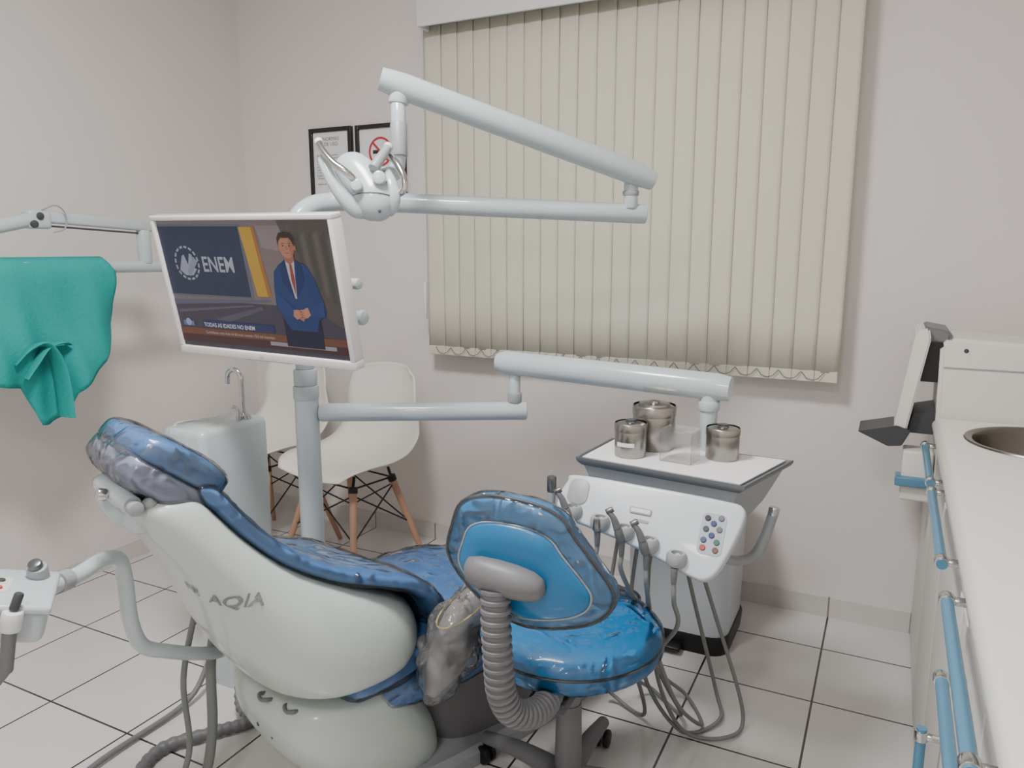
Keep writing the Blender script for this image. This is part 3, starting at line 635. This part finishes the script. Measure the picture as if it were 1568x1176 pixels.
# ------------------------------------------------------------------ side chairs
def eames(nm,cx,cy,rot):
    group(nm,(cx,cy,0)); M=Matrix.Translation((cx,cy,0))@Matrix.Rotation(rot,4,'Z')
    prof=[(.255,.835,.150),(.252,.80,.178),(.240,.73,.196),(.222,.65,.205),(.198,.58,.213),(.165,.52,.224),(.11,.468,.232),(.04,.445,.236),(-.05,.44,.236),(-.13,.45,.230),(-.19,.452,.212),(-.222,.438,.180)]
    P=cr([V(p) for p in prof],4); rings=[]; n=len(P)
    for i,p in enumerate(P):
        t=i/(n-1); row=[]
        back=max(0,min(1,(p.y-.50)/.2)); w=p.z
        for k in range(17):
            u=k/8-1; a=abs(u)**2.2
            lift=.055*a*(1-back)*(1-max(0,(t-.75)/.25)*.7); fwd=.065*a*back
            endr=0
            if i<5: endr=-.02*(abs(u)**4)*(1-i/5)
            row.append(M@V((w*u,p.x-fwd,p.y+lift+endr)))
        rings.append(row)
    o=loft('seat_shell',rings,M_eames,closed=False,sharp=80); s=o.modifiers.new('th','SOLIDIFY'); s.thickness=.006; s.offset=-1
    for k,(sx,sy) in enumerate(((-1,-1),(1,-1),(1,1),(-1,1))):
        a=M@V((sx*.125,sy*.10-.01,.405)); b=M@V((sx*.225,sy*.205-.01,0.0))
        rod('leg_%d'%(k+1),b,a,.010,M_wood,r2=.0155,bev=.003)
        rod('leg_socket_%d'%(k+1),a+(b-a)*.0,a+(b-a)*.06,.018,M_black,bev=.003)
        tube('mount_%d'%(k+1),[a,M@V((sx*.11,sy*.09,.437))],.006,M_black,smooth=False,seg=8)
    L=lambda sx,sy,f:M@(V((sx*.125,sy*.10-.01,.405)).lerp(V((sx*.225,sy*.205-.01,0)),f))
    cs=[(-1,-1),(1,-1),(1,1),(-1,1)]
    for k in range(4):
        a,b=cs[k],cs[(k+1)%4]
        tube('brace_%da'%(k+1),[L(*a,.08),L(*b,.50)],.0032,M_black,smooth=False,seg=8)
        tube('brace_%db'%(k+1),[L(*b,.08),L(*a,.50)],.0032,M_black,smooth=False,seg=8)
        tube('frame_%d'%(k+1),[L(*a,.02),L(*b,.02)],.004,M_black,smooth=False,seg=8)
eames('side_chair',-1.905,2.36,math.radians(-10))
eames('side_chair.001',-2.42,2.42,math.radians(-6))

# ------------------------------------------------------------------ dental chair
O=V((-1.10,1.44,0)); A=V((.34,.94,0)).normalized(); Lr=V((A.y,-A.x,0))
def D(s,w,z): return O+A*s+Lr*w+V((0,0,z))
group('dental_chair',tuple(O))
def sring(s0,s1,w,z,n=40,e=2.6,dz=0.0,dish=False):
    out=[]; c=(s0+s1)/2; hs=(s1-s0)/2
    for k in range(n):
        a=2*math.pi*k/n; ca,sa=math.cos(a),math.sin(a)
        x=math.copysign(abs(ca)**(2/e),ca); y=math.copysign(abs(sa)**(2/e),sa); z2=z+dz*x
        if dish:   # inner lap of the shell is hollowed where the cushion lies
            kk=max(0,min(1,(z-.44)/.12))*max(0,min(1,(x+1)*1.2))
            z2-=kk*(.045*(1-y*y)+.075*max(0,-(y-.1)))
        out.append(D(c+hs*x,w*y,z2))
    return out
lev=[(.374,-.28,-.05,.19),(.378,-.325,-.005,.228),(.39,-.355,.015,.254),(.43,-.385,.024,.268),(.48,-.415,.022,.268),(.54,-.44,.0,.256),(.59,-.46,-.08,.236),(.63,-.478,-.18,.214),(.69,-.50,-.29,.192),(.76,-.54,-.365,.172),(.82,-.578,-.41,.158),(.85,-.59,-.435,.145),(.862,-.585,-.45,.12)]
shell=loft('backrest_shell',[sring(a,b,w,z,dish=True) for z,a,b,w in lev],M_shell,sharp=80,subsurf=1)
def pad(nm,path,m,th=.055,n=26,sub=1,crown=.012,tilt=0.0):
    P=cr([V(p) for p in path],4); rings=[]
    for i,p in enumerate(P):
        q0=P[max(0,i-1)]; q1=P[min(len(P)-1,i+1)]; t=V((q1.x-q0.x,q1.y-q0.y)).normalized(); nn=V((-t.y,t.x))
        if nn.y<0: nn=-nn
        endf=min(1,min(i,len(P)-1-i)/3.0); sc=.55+.45*math.sin(endf*math.pi/2)
        row=[]
        for k in range(n):
            a=2*math.pi*k/n; ca,sa=math.cos(a),math.sin(a)
            w=p.z*(.93+.07*sc)*math.copysign(abs(ca)**.35,ca); h=math.copysign(abs(sa)**.7,sa)*th/2*sc
            if sa>0: h-=crown*(1-(w/p.z)**2)
            off=nn*(h-th/2)
            row.append(D(p.x+off.x,w,p.y+off.y+tilt*min(0,w-.05)/.25))
        rings.append(row)
    return loft(nm,rings,m,subsurf=sub,sharp=90)
bpad=pad('backrest_pad',[(-.455,.885,.130),(-.42,.855,.145),(-.37,.785,.160),(-.30,.715,.188),(-.21,.660,.210),(-.12,.627,.232),(-.045,.598,.246),(.005,.558,.254),(.035,.50,.255),(.05,.455,.245)],M_blue,th=.045,crown=.02,tilt=.042)
spad=pad('seat_pad',[(-.22,.40,.22),(-.10,.42,.23),(.05,.448,.235),(.18,.450,.24),(.30,.442,.24),(.45,.405,.24),(.58,.365,.23),(.72,.31,.215),(.84,.25,.19),(.88,.22,.17)],M_blue,th=.085)
rings=[sring(a,b,w,z) for z,a,b,w in ((.262,-.16,.30,.17),(.267,-.20,.36,.215),(.29,-.22,.40,.240),(.33,-.21,.42,.246),(.375,-.19,.42,.235))]
under=loft('seat_underside',rings,M_blue,subsurf=1)
film_over(bpad,'backrest_film',off=.004,wr=.010); film_over(spad,'seat_film',off=.005,wr=.018); film_over(under,'underside_film',off=.003,wr=.008)
# wrapped armrest at right hip
rings=[]
for (s,w,z,a,b) in ((.045,.305,.555,.02,.010),(.040,.305,.545,.050,.022),(.030,.305,.51,.062,.030),(.010,.303,.46,.062,.033),(-.010,.300,.41,.058,.032),(-.025,.298,.365,.052,.030),(-.03,.292,.345,.02,.012)):
    rings.append([D(s+a*math.copysign(abs(math.cos(2*math.pi*k/20))**.6,math.cos(2*math.pi*k/20)),w+b*math.copysign(abs(math.sin(2*math.pi*k/20))**.6,math.sin(2*math.pi*k/20)),z+.02*math.cos(2*math.pi*k/20)) for k in range(20)])
arm=loft('armrest',rings,M_brownwrap,subsurf=1)
film_over(arm,'armrest_bag',M_film2,off=.012,wr=.04)
tube('elastic_band',[D(.030+.072*math.cos(a),.305+.040*math.sin(a),.525+.028*math.cos(a)) for a in [i*math.pi/8 for i in range(17)]],.0018,M_yellow,seg=8,n=3)
ChM=Matrix(((A.x,Lr.x,0,O.x),(A.y,Lr.y,0,O.y),(0,0,1,0),(0,0,0,1)))
box('armrest_bracket',(-.04,.20,.39),(.03,.30,.43),M_lgrey,.008,M=ChM)
# headrest
hp=[(-.568,.955,.095,.05),(-.562,.947,.122,.075),(-.540,.930,.133,.092),(-.505,.903,.135,.098),(-.470,.875,.134,.098),(-.438,.850,.126,.088),(-.415,.830,.105,.06)]
def headring(s,z,w,th,lo,hi,n=28):
    t=V((.15,-.13)).normalized(); nn=V((-t.y,t.x))
    row=[]
    for k in range(n):
        a=2*math.pi*k/n; ca,sa=math.cos(a),math.sin(a)
        ww=w*math.copysign(abs(ca)**.45,ca); h=math.copysign(abs(sa)**.6,sa)
        hh=(lo+(hi-lo)*(h+1)/2)*th
        if sa>0: hh-=.12*th*(1-(ca*ca))
        row.append(D(s+nn.x*hh,ww,z+nn.y*hh))
    return row
h1=loft('headrest_pad',[headring(s,z,w,th,-.20,.62) for s,z,w,th in hp],M_blue,subsurf=1,sharp=90)
h2=loft('headrest_cover_back',[headring(s,z,w*1.01,th,-.68,.08) for s,z,w,th in hp],M_milky,subsurf=1,sharp=90)
film_over(h1,'headrest_film',M_film3,off=.003,wr=.009); film_over(h2,'headrest_film_back',M_film3,off=.003,wr=.009)
# headrest carrier: two-link bracket with pivots
tube('headrest_link_upper',[D(-.575,.0,.865),D(-.572,.0,.840),D(-.555,.0,.815),D(-.53,.0,.80)],[.028,.034,.036,.030],M_enamel)
tube('headrest_crossbar',[D(-.575,-.085,.852),D(-.578,-.045,.858),D(-.578,.05,.858),D(-.575,.10,.852)],[.016,.022,.022,.016],M_enamel)
box('headrest_slider',(-.575,-.085,.785),(-.50,.085,.835),M_enamel,.012,M=ChM)
rod('headrest_pivot',D(-.578,-.105,.852),D(-.578,.118,.852),.011,M_lgrey)
rod('headrest_pivot_knob',D(-.578,.112,.852),D(-.578,.132,.852),.014,M_lgrey)
rod('headrest_lock_knob',D(-.600,.04,.862),D(-.618,.04,.868),.012,M_chrome)
for w_ in (.055,.115):
    tube('headrest_rod_%s'%('left' if w_<.1 else 'right'),[D(-.545,w_,.852),D(-.53,w_+.002,.825),D(-.505,w_+.01,.785)],.008,M_chrome)
    rod('headrest_rod_cap_%s'%('left' if w_<.1 else 'right'),D(-.556,w_-.002,.862),D(-.545,w_,.848),.013,M_lgrey)
# pedestal
rings=[sring(a,b,w,z,e=3.0) for z,a,b,w in ((.0,-.14,.12,.13),(.05,-.18,.12,.155),(.12,-.25,.10,.185),(.18,-.30,.07,.205),(.24,-.335,.03,.215),(.29,-.34,.0,.210),(.32,-.33,-.02,.205),(.350,-.30,-.05,.18))]
loft('pedestal_cover',rings,M_shell,subsurf=1)
for w_ in (.035,.115):
    sb=-.305 if w_<.1 else -.285
    tube('pedestal_hook_%s'%('left' if w_<.1 else 'right'),[D(sb,w_-.016,.325),D(sb-.022,w_-.016,.332),D(sb-.028,w_,.329),D(sb-.022,w_+.016,.332),D(sb,w_+.016,.325)],.0045,M_grey)
for k,(w_,z_) in enumerate(((.02,.262),(.075,.255))): rod('pedestal_screw_%d'%(k+1),D(-.315,w_,z_),D(-.337+.006*k,w_,z_),.005,M_dgrey,bev=.001)
rings=[sring(a,b,w,z,e=4) for z,a,b,w in ((.0,-.12,.78,.20),(.035,-.12,.78,.20),(.05,-.10,.76,.185))]
loft('floor_plate',rings,M_lgrey,sharp=40)
for w_ in (-.09,.09):
    tube('lift_arm_%s'%('left' if w_<0 else 'right'),[D(.62,w_,.06),D(.30,w_,.26)],.028,M_grey,smooth=False)
loft('lift_cover',[sring(a,b,w,z,e=3.5) for z,a,b,w in ((.05,.10,.62,.16),(.12,.06,.55,.16),(.20,.04,.45,.15),(.28,.02,.40,.15))],M_grey,sharp=50)
box('seat_frame',(-.05,-.18,.30),(.60,.18,.34),M_lgrey,.01,M=ChM)
txt=text('brand_lettering','N!  AQIA',.034,mat('lettering_grey',rgb(120,124,128),.5),frameM(D(-.495,.085,.655),Lr*.7+A*.7+V((0,0,-.15)),-A*.7+Lr*.7),bold=.0005,sx=1.15)
sw_=txt.modifiers.new('wrap','SHRINKWRAP'); sw_.target=shell; sw_.wrap_method='NEAREST_SURFACEPOINT'; sw_.wrap_mode='ABOVE_SURFACE'; sw_.offset=.002
tube('hanging_hose_1',[(-1.40,1.22,.50),(-1.38,1.16,.35),(-1.36,1.13,.18),(-1.38,1.10,.06),(-1.48,1.05,.02),(-1.60,.95,.015)],.012,M_hose,seg=12)
tube('hanging_hose_2',[(-1.37,1.12,.50),(-1.38,1.08,.34),(-1.37,1.07,.16),(-1.42,1.02,.04),(-1.55,.92,.012)],.007,M_hose,seg=10)
tube('drain_hose_corrugated',cr([(-1.60,1.45,.12),(-1.56,1.40,.04),(-1.50,1.38,.02),(-1.55,1.30,.02),(-1.62,1.18,.02),(-1.55,1.06,.02),(-1.35,1.0,.02)],20),[.017 if (i//2)%2 else .0145 for i in range(121)],M_grey,smooth=False,seg=14)

# ------------------------------------------------------------------ assistant arm (lower left)
group('assistant_instrument_arm',(-1.25,.68,.75))
tube('support_tube',[(-1.262,.735,.735),(-1.285,.80,.725),(-1.315,.875,.722),(-1.335,.92,.70),(-1.343,.935,.65),(-1.345,.94,.56),(-1.35,.965,.49),(-1.345,1.02,.45),(-1.36,1.12,.39),(-1.40,1.22,.34),(-1.46,1.36,.32),(-1.60,1.48,.32)],.0155,M_enamel)
tube('support_collar',[(-1.268,.755,.733),(-1.278,.78,.728)],.019,M_lgrey,smooth=False)
Mt=Matrix.Translation((-1.235,.64,.765))@Matrix.Rotation(math.radians(-38),4,'Z')@Matrix.Rotation(math.radians(-14),4,'X')
box('console',(-.065,-.16,-.05),(.065,.075,.012),M_enamel,.014,M=Mt)
box('console_lip',(-.075,-.165,.004),(.075,.08,.018),M_enamel,.006,M=Mt)
poly_plate('console_keypad',rrect(.06,.09,.01,4,-.005,-.03),.001,mat('keypad_cream',rgb(205,206,196),.4),Mt@Matrix.Translation((0,0,.0188)),bev=0)
for k,(bx,by) in enumerate(((-.02,0.0),(.01,0.0),(-.02,-.03),(.01,-.03),(-.02,-.06),(.01,-.06))):
    lathe('button_%d'%(k+1),[(0,.003),(.005,.003),(.006,0)],(M_dgrey,M_red,M_blueh)[k%3],M=Mt@Matrix.Translation((bx,by,.0188)),seg=14)
rod('suction_holder',(-1.245,.715,.745),(-1.235,.705,.79),.016,M_lgrey,bev=.003)
rod('suction_tip',(-1.238,.708,.78),(-1.232,.70,.80),.011,M_tip)
for k,yy in enumerate((.03,-.04)):
    rod('holder_%d'%(k+1),Mt@V((.078,yy,-.02)),Mt@V((.078,yy,.012)),.015,M_white)
    rod('valve_body_%d'%(k+1),Mt@V((.078,yy,-.02)),Mt@V((.082,yy+.005,-.085)),.010,M_grey)
    rod('valve_tip_%d'%(k+1),Mt@V((.078,yy,.012)),Mt@V((.074,yy+.004,.040)),.007,M_dgrey)
    tube('suction_hose_%d'%(k+1),[Mt@V((.082,yy+.005,-.08)),Mt@V((.075,yy-.03,-.16)),(-1.24+.01*k,.55-.03*k,.50),(-1.36,.50,.25),(-1.50,.55,.05),(-1.62,.75,.015),(-1.72,1.05,.015),(-1.73,1.35,.02),(-1.74,1.46,.10)],.008,M_grey,seg=12)

# ------------------------------------------------------------------ operator stool
group('operator_stool',(-.59,1.47,0))
SX,SY=-.59,1.47
sc_=lathe('seat_cushion',[(0,-.05),(.17,-.05),(.196,-.04),(.206,-.015),(.204,.012),(.188,.030),(.14,.040),(.06,.036),(0,.034)],M_sblue,loc=(SX,SY,.467),seg=56,sharp=80)
film_over(sc_,'seat_cover_film',M_film4,off=.003,wr=.009)
lathe('seat_piping',[(.204,-.004),(.208,-.002),(.209,.0),(.208,.002),(.204,.004)],M_dgrey,loc=(SX,SY,.464),seg=56)
lathe('seat_pan',[(0,0),(.12,0),(.155,.02),(.17,.035),(0,.035)],M_dgrey,loc=(SX,SY,.382),seg=40)
rod('gas_column_upper',(SX,SY,.25),(SX,SY,.385),.026,M_grey)
rod('gas_column_cover',(SX,SY,.07),(SX,SY,.29),.033,M_grey,r2=.029)
rod('hub',(SX,SY,.055),(SX,SY,.125),.048,M_grey,bev=.01)
for k in range(5):
    a=math.radians(20+72*k); e=V((SX+.27*math.cos(a),SY+.27*math.sin(a),0))
    tube('leg_%d'%(k+1),[(SX+.03*math.cos(a),SY+.03*math.sin(a),.10),(SX+.15*math.cos(a),SY+.15*math.sin(a),.092),(e.x,e.y,.07)],[.026,.022,.016],M_grey,seg=14)
    t=V((-math.sin(a),math.cos(a),0))
    rod('caster_stem_%d'%(k+1),(e.x,e.y,.045),(e.x,e.y,.08),.007,M_black)
    for q in (-1,1): rod('caster_wheel_%d%s'%(k+1,'a' if q<0 else 'b'),V((e.x,e.y,.024))+t*q*.004,V((e.x,e.y,.024))+t*q*.018,.024,M_black,bev=.004)
bo=[(-.690,.845),(-.63,.866),(-.545,.861),(-.495,.840),(-.468,.800),(-.42,.735),(-.402,.695),(-.418,.655),(-.47,.628),(-.56,.614),(-.628,.635),(-.69,.68),(-.728,.735),(-.715,.795)]
bo=smooth_outline([(x,z) for x,z in bo],4); bc=(-.565,.74)
def BP(x,z,off,y0=1.185):
    dx=x-bc[0]; y=y0-.06*(z-.74)+.10*dx+.54*dx*dx
    return V((x,y+off,z))
rings=[]
for f,off in ((.30,-.016),(.62,-.018),(.80,-.0185),(.93,-.013),(.99,-.004),(1.0,.008),(.985,.022),(.93,.033),(.80,.040),(.55,.044),(.28,.046)):
    rings.append([BP(bc[0]+(x-bc[0])*f,bc[1]+(z-bc[1])*f,off) for x,z in bo])
bk=loft('backrest_cushion',rings,M_sblue,sharp=90)
film_over(bk,'backrest_cover_film',M_film3,off=.003,wr=.009)
rings=[[BP(bc[0]+(x-bc[0])*f,bc[1]-.01+(z-bc[1])*f*.92,off) for x,z in bo] for f,off in ((.76,-.010),(.78,-.021),(.74,-.0275),(.45,-.0295),(.2,-.030))]
loft('backrest_rear_panel',rings,M_sblue2,sharp=90)
tube('backrest_piping',[BP(bc[0]+(x-bc[0])*.995,bc[1]+(z-bc[1])*.995,-.006) for x,z in bo]+[BP(bc[0]+(bo[0][0]-bc[0])*.995,bc[1]+(bo[0][1]-bc[1])*.995,-.006)],.0035,M_dgrey,seg=8,n=1)
tube('panel_piping',[BP(bc[0]+(x-bc[0])*.785,bc[1]-.01+(z-bc[1])*.785*.92,-.021) for x,z in bo]+[BP(bc[0]+(bo[0][0]-bc[0])*.785,bc[1]-.01+(bo[0][1]-bc[1])*.785*.92,-.021)],.0022,M_lgrey,seg=8,n=1)
rings=[]
for x,ry,rz in ((-.663,.008,.012),(-.657,.018,.024),(-.635,.026,.030),(-.60,.030,.032),(-.565,.030,.031),(-.535,.026,.027),(-.518,.018,.019),(-.512,.006,.008)):
    rings.append([(x,1.142+.1*(x+.59)+ry*math.cos(2*math.pi*k/24),.722-.12*(x+.59)+rz*math.sin(2*math.pi*k/24)) for k in range(24)])
loft('backrest_bracket',rings,M_grey,sharp=80)
bp_=cr([(-.602,1.135,.705),(-.598,1.130,.63),(-.594,1.130,.56),(-.590,1.135,.50),(-.580,1.155,.455),(-.565,1.20,.425),(-.56,1.26,.41),(-.57,1.33,.405)],24)
n_=len(bp_)
tube('bellows_cover',bp_,[.0285 if (i//3)%2==0 else .0235 for i in range(n_)],M_grey,smooth=False,seg=24)
box('seat_bracket',(-.61,1.29,.375),(-.53,1.42,.40),M_dgrey,.005)

# ------------------------------------------------------------------ counter, cabinets, sink
group('base_cabinet',(.42,1.0,0))
CX,CZ=.140,.852; y_end=2.33; y_near=-.9
sc=V((.36,2.12)); sr=.165; sq=.19
bm=bmesh.new(); n=48
def topface(z):
    ring=[];sqv=[]
    for k in range(n):
        a=2*math.pi*k/n; c,s=math.cos(a),math.sin(a); m_=max(abs(c),abs(s))
        ring.append(bm.verts.new((sc.x+sr*c,sc.y+sr*s,z))); sqv.append(bm.verts.new((sc.x+sq*c/m_,sc.y+sq*s/m_,z)))
    for k in range(n): bm.faces.new((ring[k],ring[(k+1)%n],sqv[(k+1)%n],sqv[k]))
    return ring
r1=topface(CZ); r2=topface(CZ-.035)
for k in range(n): bm.faces.new((r1[k],r1[(k+1)%n],r2[(k+1)%n],r2[k]))
finish(bm,'worktop_sink_surround',M_counter)
box('worktop_front_part',(CX,y_near,CZ-.035),(XR-.001,sc.y-sq,CZ),M_counter)
box('worktop_left_strip',(CX,sc.y-sq,CZ-.035),(sc.x-sq,sc.y+sq,CZ),M_counter)
box('worktop_right_strip',(sc.x+sq,sc.y-sq,CZ-.035),(XR-.001,sc.y+sq,CZ),M_counter)
box('worktop_far_strip',(CX,sc.y+sq,CZ-.035),(XR-.001,y_end,CZ),M_counter)
tube('worktop_edge',[(CX,y_near,CZ-.0175),(CX,y_end-.01,CZ-.0175),(CX+.01,y_end,CZ-.0175),(XR-.01,y_end,CZ-.0175)],.0175,M_counter,smooth=False,seg=20)
fx=.142
box('carcass',(fx+.018,y_near,0.0),(XR-.001,YB-.001,.735),M_cab)
box('carcass_rail',(fx+.018,y_near,.735),(XR-.001,sc.y-sr-.03,CZ-.035),M_cab)
box('carcass_rail_far',(fx+.018,sc.y-sr-.03,.735),(fx+.03,YB-.001,.775),M_cab)
segs=[(y_near,-.40),(-.395,.10),(.105,.62),(.625,1.02),(1.025,1.36),(1.365,1.86),(1.865,2.325)]
k=0
for ya,yb in segs:
    k+=1
    box('drawer_front_%d'%k,(fx,ya,.745),(fx+.018,yb-.004,.812),M_cab,.003)
    box('door_front_%d'%k,(fx,ya,.01),(fx+.018,yb-.004,.738),M_cab,.003)
box('door_front_end',(fx,2.33,.01),(fx+.018,YB-.01,.775),M_cab,.003)
def handle(nm,ya,yb,z):
    tube(nm+'_bar',[(.109,ya,z),(.109,yb,z)],.009,M_blueh,smooth=False,seg=14)
    for q,y in enumerate((ya+.015,yb-.015)):
        rod(nm+'_post_%d'%(q+1),(.113,y,z),(fx+.001,y,z),.007,M_chrome,bev=.001)
        rod(nm+'_ferrule_%d'%(q+1),(.109,y-.010,z),(.109,y+.010,z),.0115,M_chrome,bev=.002)
handle('handle_1',1.90,2.29,.785); handle('handle_2',1.40,1.85,.785); handle('handle_3',.82,1.27,.785); handle('handle_4',.80,1.22,.68)
def vhandle(nm,y,za,zb):
    tube(nm+'_bar',[(.109,y,za),(.109,y,zb)],.009,M_blueh,smooth=False,seg=14)
    for q,z in enumerate((za+.015,zb-.015)): rod(nm+'_post_%d'%(q+1),(.113,y,z),(fx+.001,y,z),.007,M_chrome,bev=.001); rod(nm+'_ferrule_%d'%(q+1),(.109,y,z-.01),(.109,y,z+.01),.0115,M_chrome,bev=.002)
vhandle('handle_5',1.45,.15,.45)
lathe('sink_bowl',[(.178,.001),(.176,.004),(.168,.004),(.160,.000),(.156,-.01),(.150,-.07),(.12,-.105),(.03,-.115),(0,-.115)],mat('sink_steel',rgb(120,116,110),.3,metal=1.0,var=.3,vscale=5),loc=(sc.x,sc.y,CZ),seg=48)
lathe('sink_drain',[(.028,0),(.026,.003),(.018,.001),(0,.001)],M_chrome,loc=(sc.x,sc.y,CZ-.114),seg=24)

# ------------------------------------------------------------------ pouch sealer behind the counter
group('pouch_sealing_machine',(.3,2.5,.8))
box('support_shelf',(fx,2.345,.7805),(XR-.001,YB-.002,.80),M_cab,.003)
def extr(nm,pts,ya,yb,m,bev=.004):
    bm=bmesh.new(); vs=[bm.verts.new((x,ya,z)) for x,z in pts]; f=bm.faces.new(vs); r=bmesh.ops.extrude_face_region(bm,geom=[f])
    for e in r['geom']:
        if isinstance(e,bmesh.types.BMVert): e.co.y=yb
    bmesh.ops.recalc_face_normals(bm,faces=bm.faces[:])
    if bev: bmesh.ops.bevel(bm,geom=bm.edges[:],offset=bev,segments=2,affect='EDGES')
    return finish(bm,nm,m)
M_machine=mat('machine_cream',rgb(226,222,216),.4,var=.03)
extr('main_body',[(.135,.80),(.62,.80),(.62,1.045),(.15,1.068),(.128,1.045)],2.38,2.64,M_machine,.010)
extr('front_plate',[(.028,.785),(.062,.785),(.104,1.062),(.098,1.090),(.066,1.082)],2.38,2.62,M_machine,.005)
extr('top_clip',[(.078,1.05),(.15,1.05),(.15,1.084),(.09,1.094)],2.41,2.60,M_grey,.004)
extr('black_slot',[(.088,.94),(.134,.94),(.134,1.05),(.104,1.05)],2.40,2.61,M_black,0)
extr('lower_bracket',[(.065,.785),(.136,.785),(.136,.86),(.078,.845)],2.42,2.58,M_dgrey,.003)
extr('blade_tray',[(-.062,.786),(.04,.812),(.075,.80),(.055,.755),(.02,.750)],2.37,2.52,M_dgrey,.002)
box('roll_bracket',(.06,2.36,.60),(.136,2.44,.745),M_machine,.006)
box('blue_clip',(.045,2.34,.645),(.136,2.40,.672),M_blueh,.004)
for k,x in enumerate((.19,.5)): rod('screw_%d'%(k+1),(x,2.378,1.035),(x,2.382,1.035),.006,M_dgrey,bev=.001)
box('body_seam',(.14,2.377,.985),(.615,2.381,.988),M_lgrey)

# ------------------------------------------------------------------ world + camera
w=bpy.data.worlds.new('world'); bpy.context.scene.world=w; w.use_nodes=True
w.node_tree.nodes['Background'].inputs[0].default_value=(.8,.85,.9,1); w.node_tree.nodes['Background'].inputs[1].default_value=.3
cd=bpy.data.cameras.new('camera'); cd.sensor_width=36; cd.lens=36*1160/1568
c=bpy.data.objects.new('camera',cd); COL.objects.link(c); c.location=(0,0,1.31)
c.rotation_euler=(math.pi/2-math.radians(10.16),0,math.radians(26.6)); cd.clip_start=.02
bpy.context.scene.camera=c
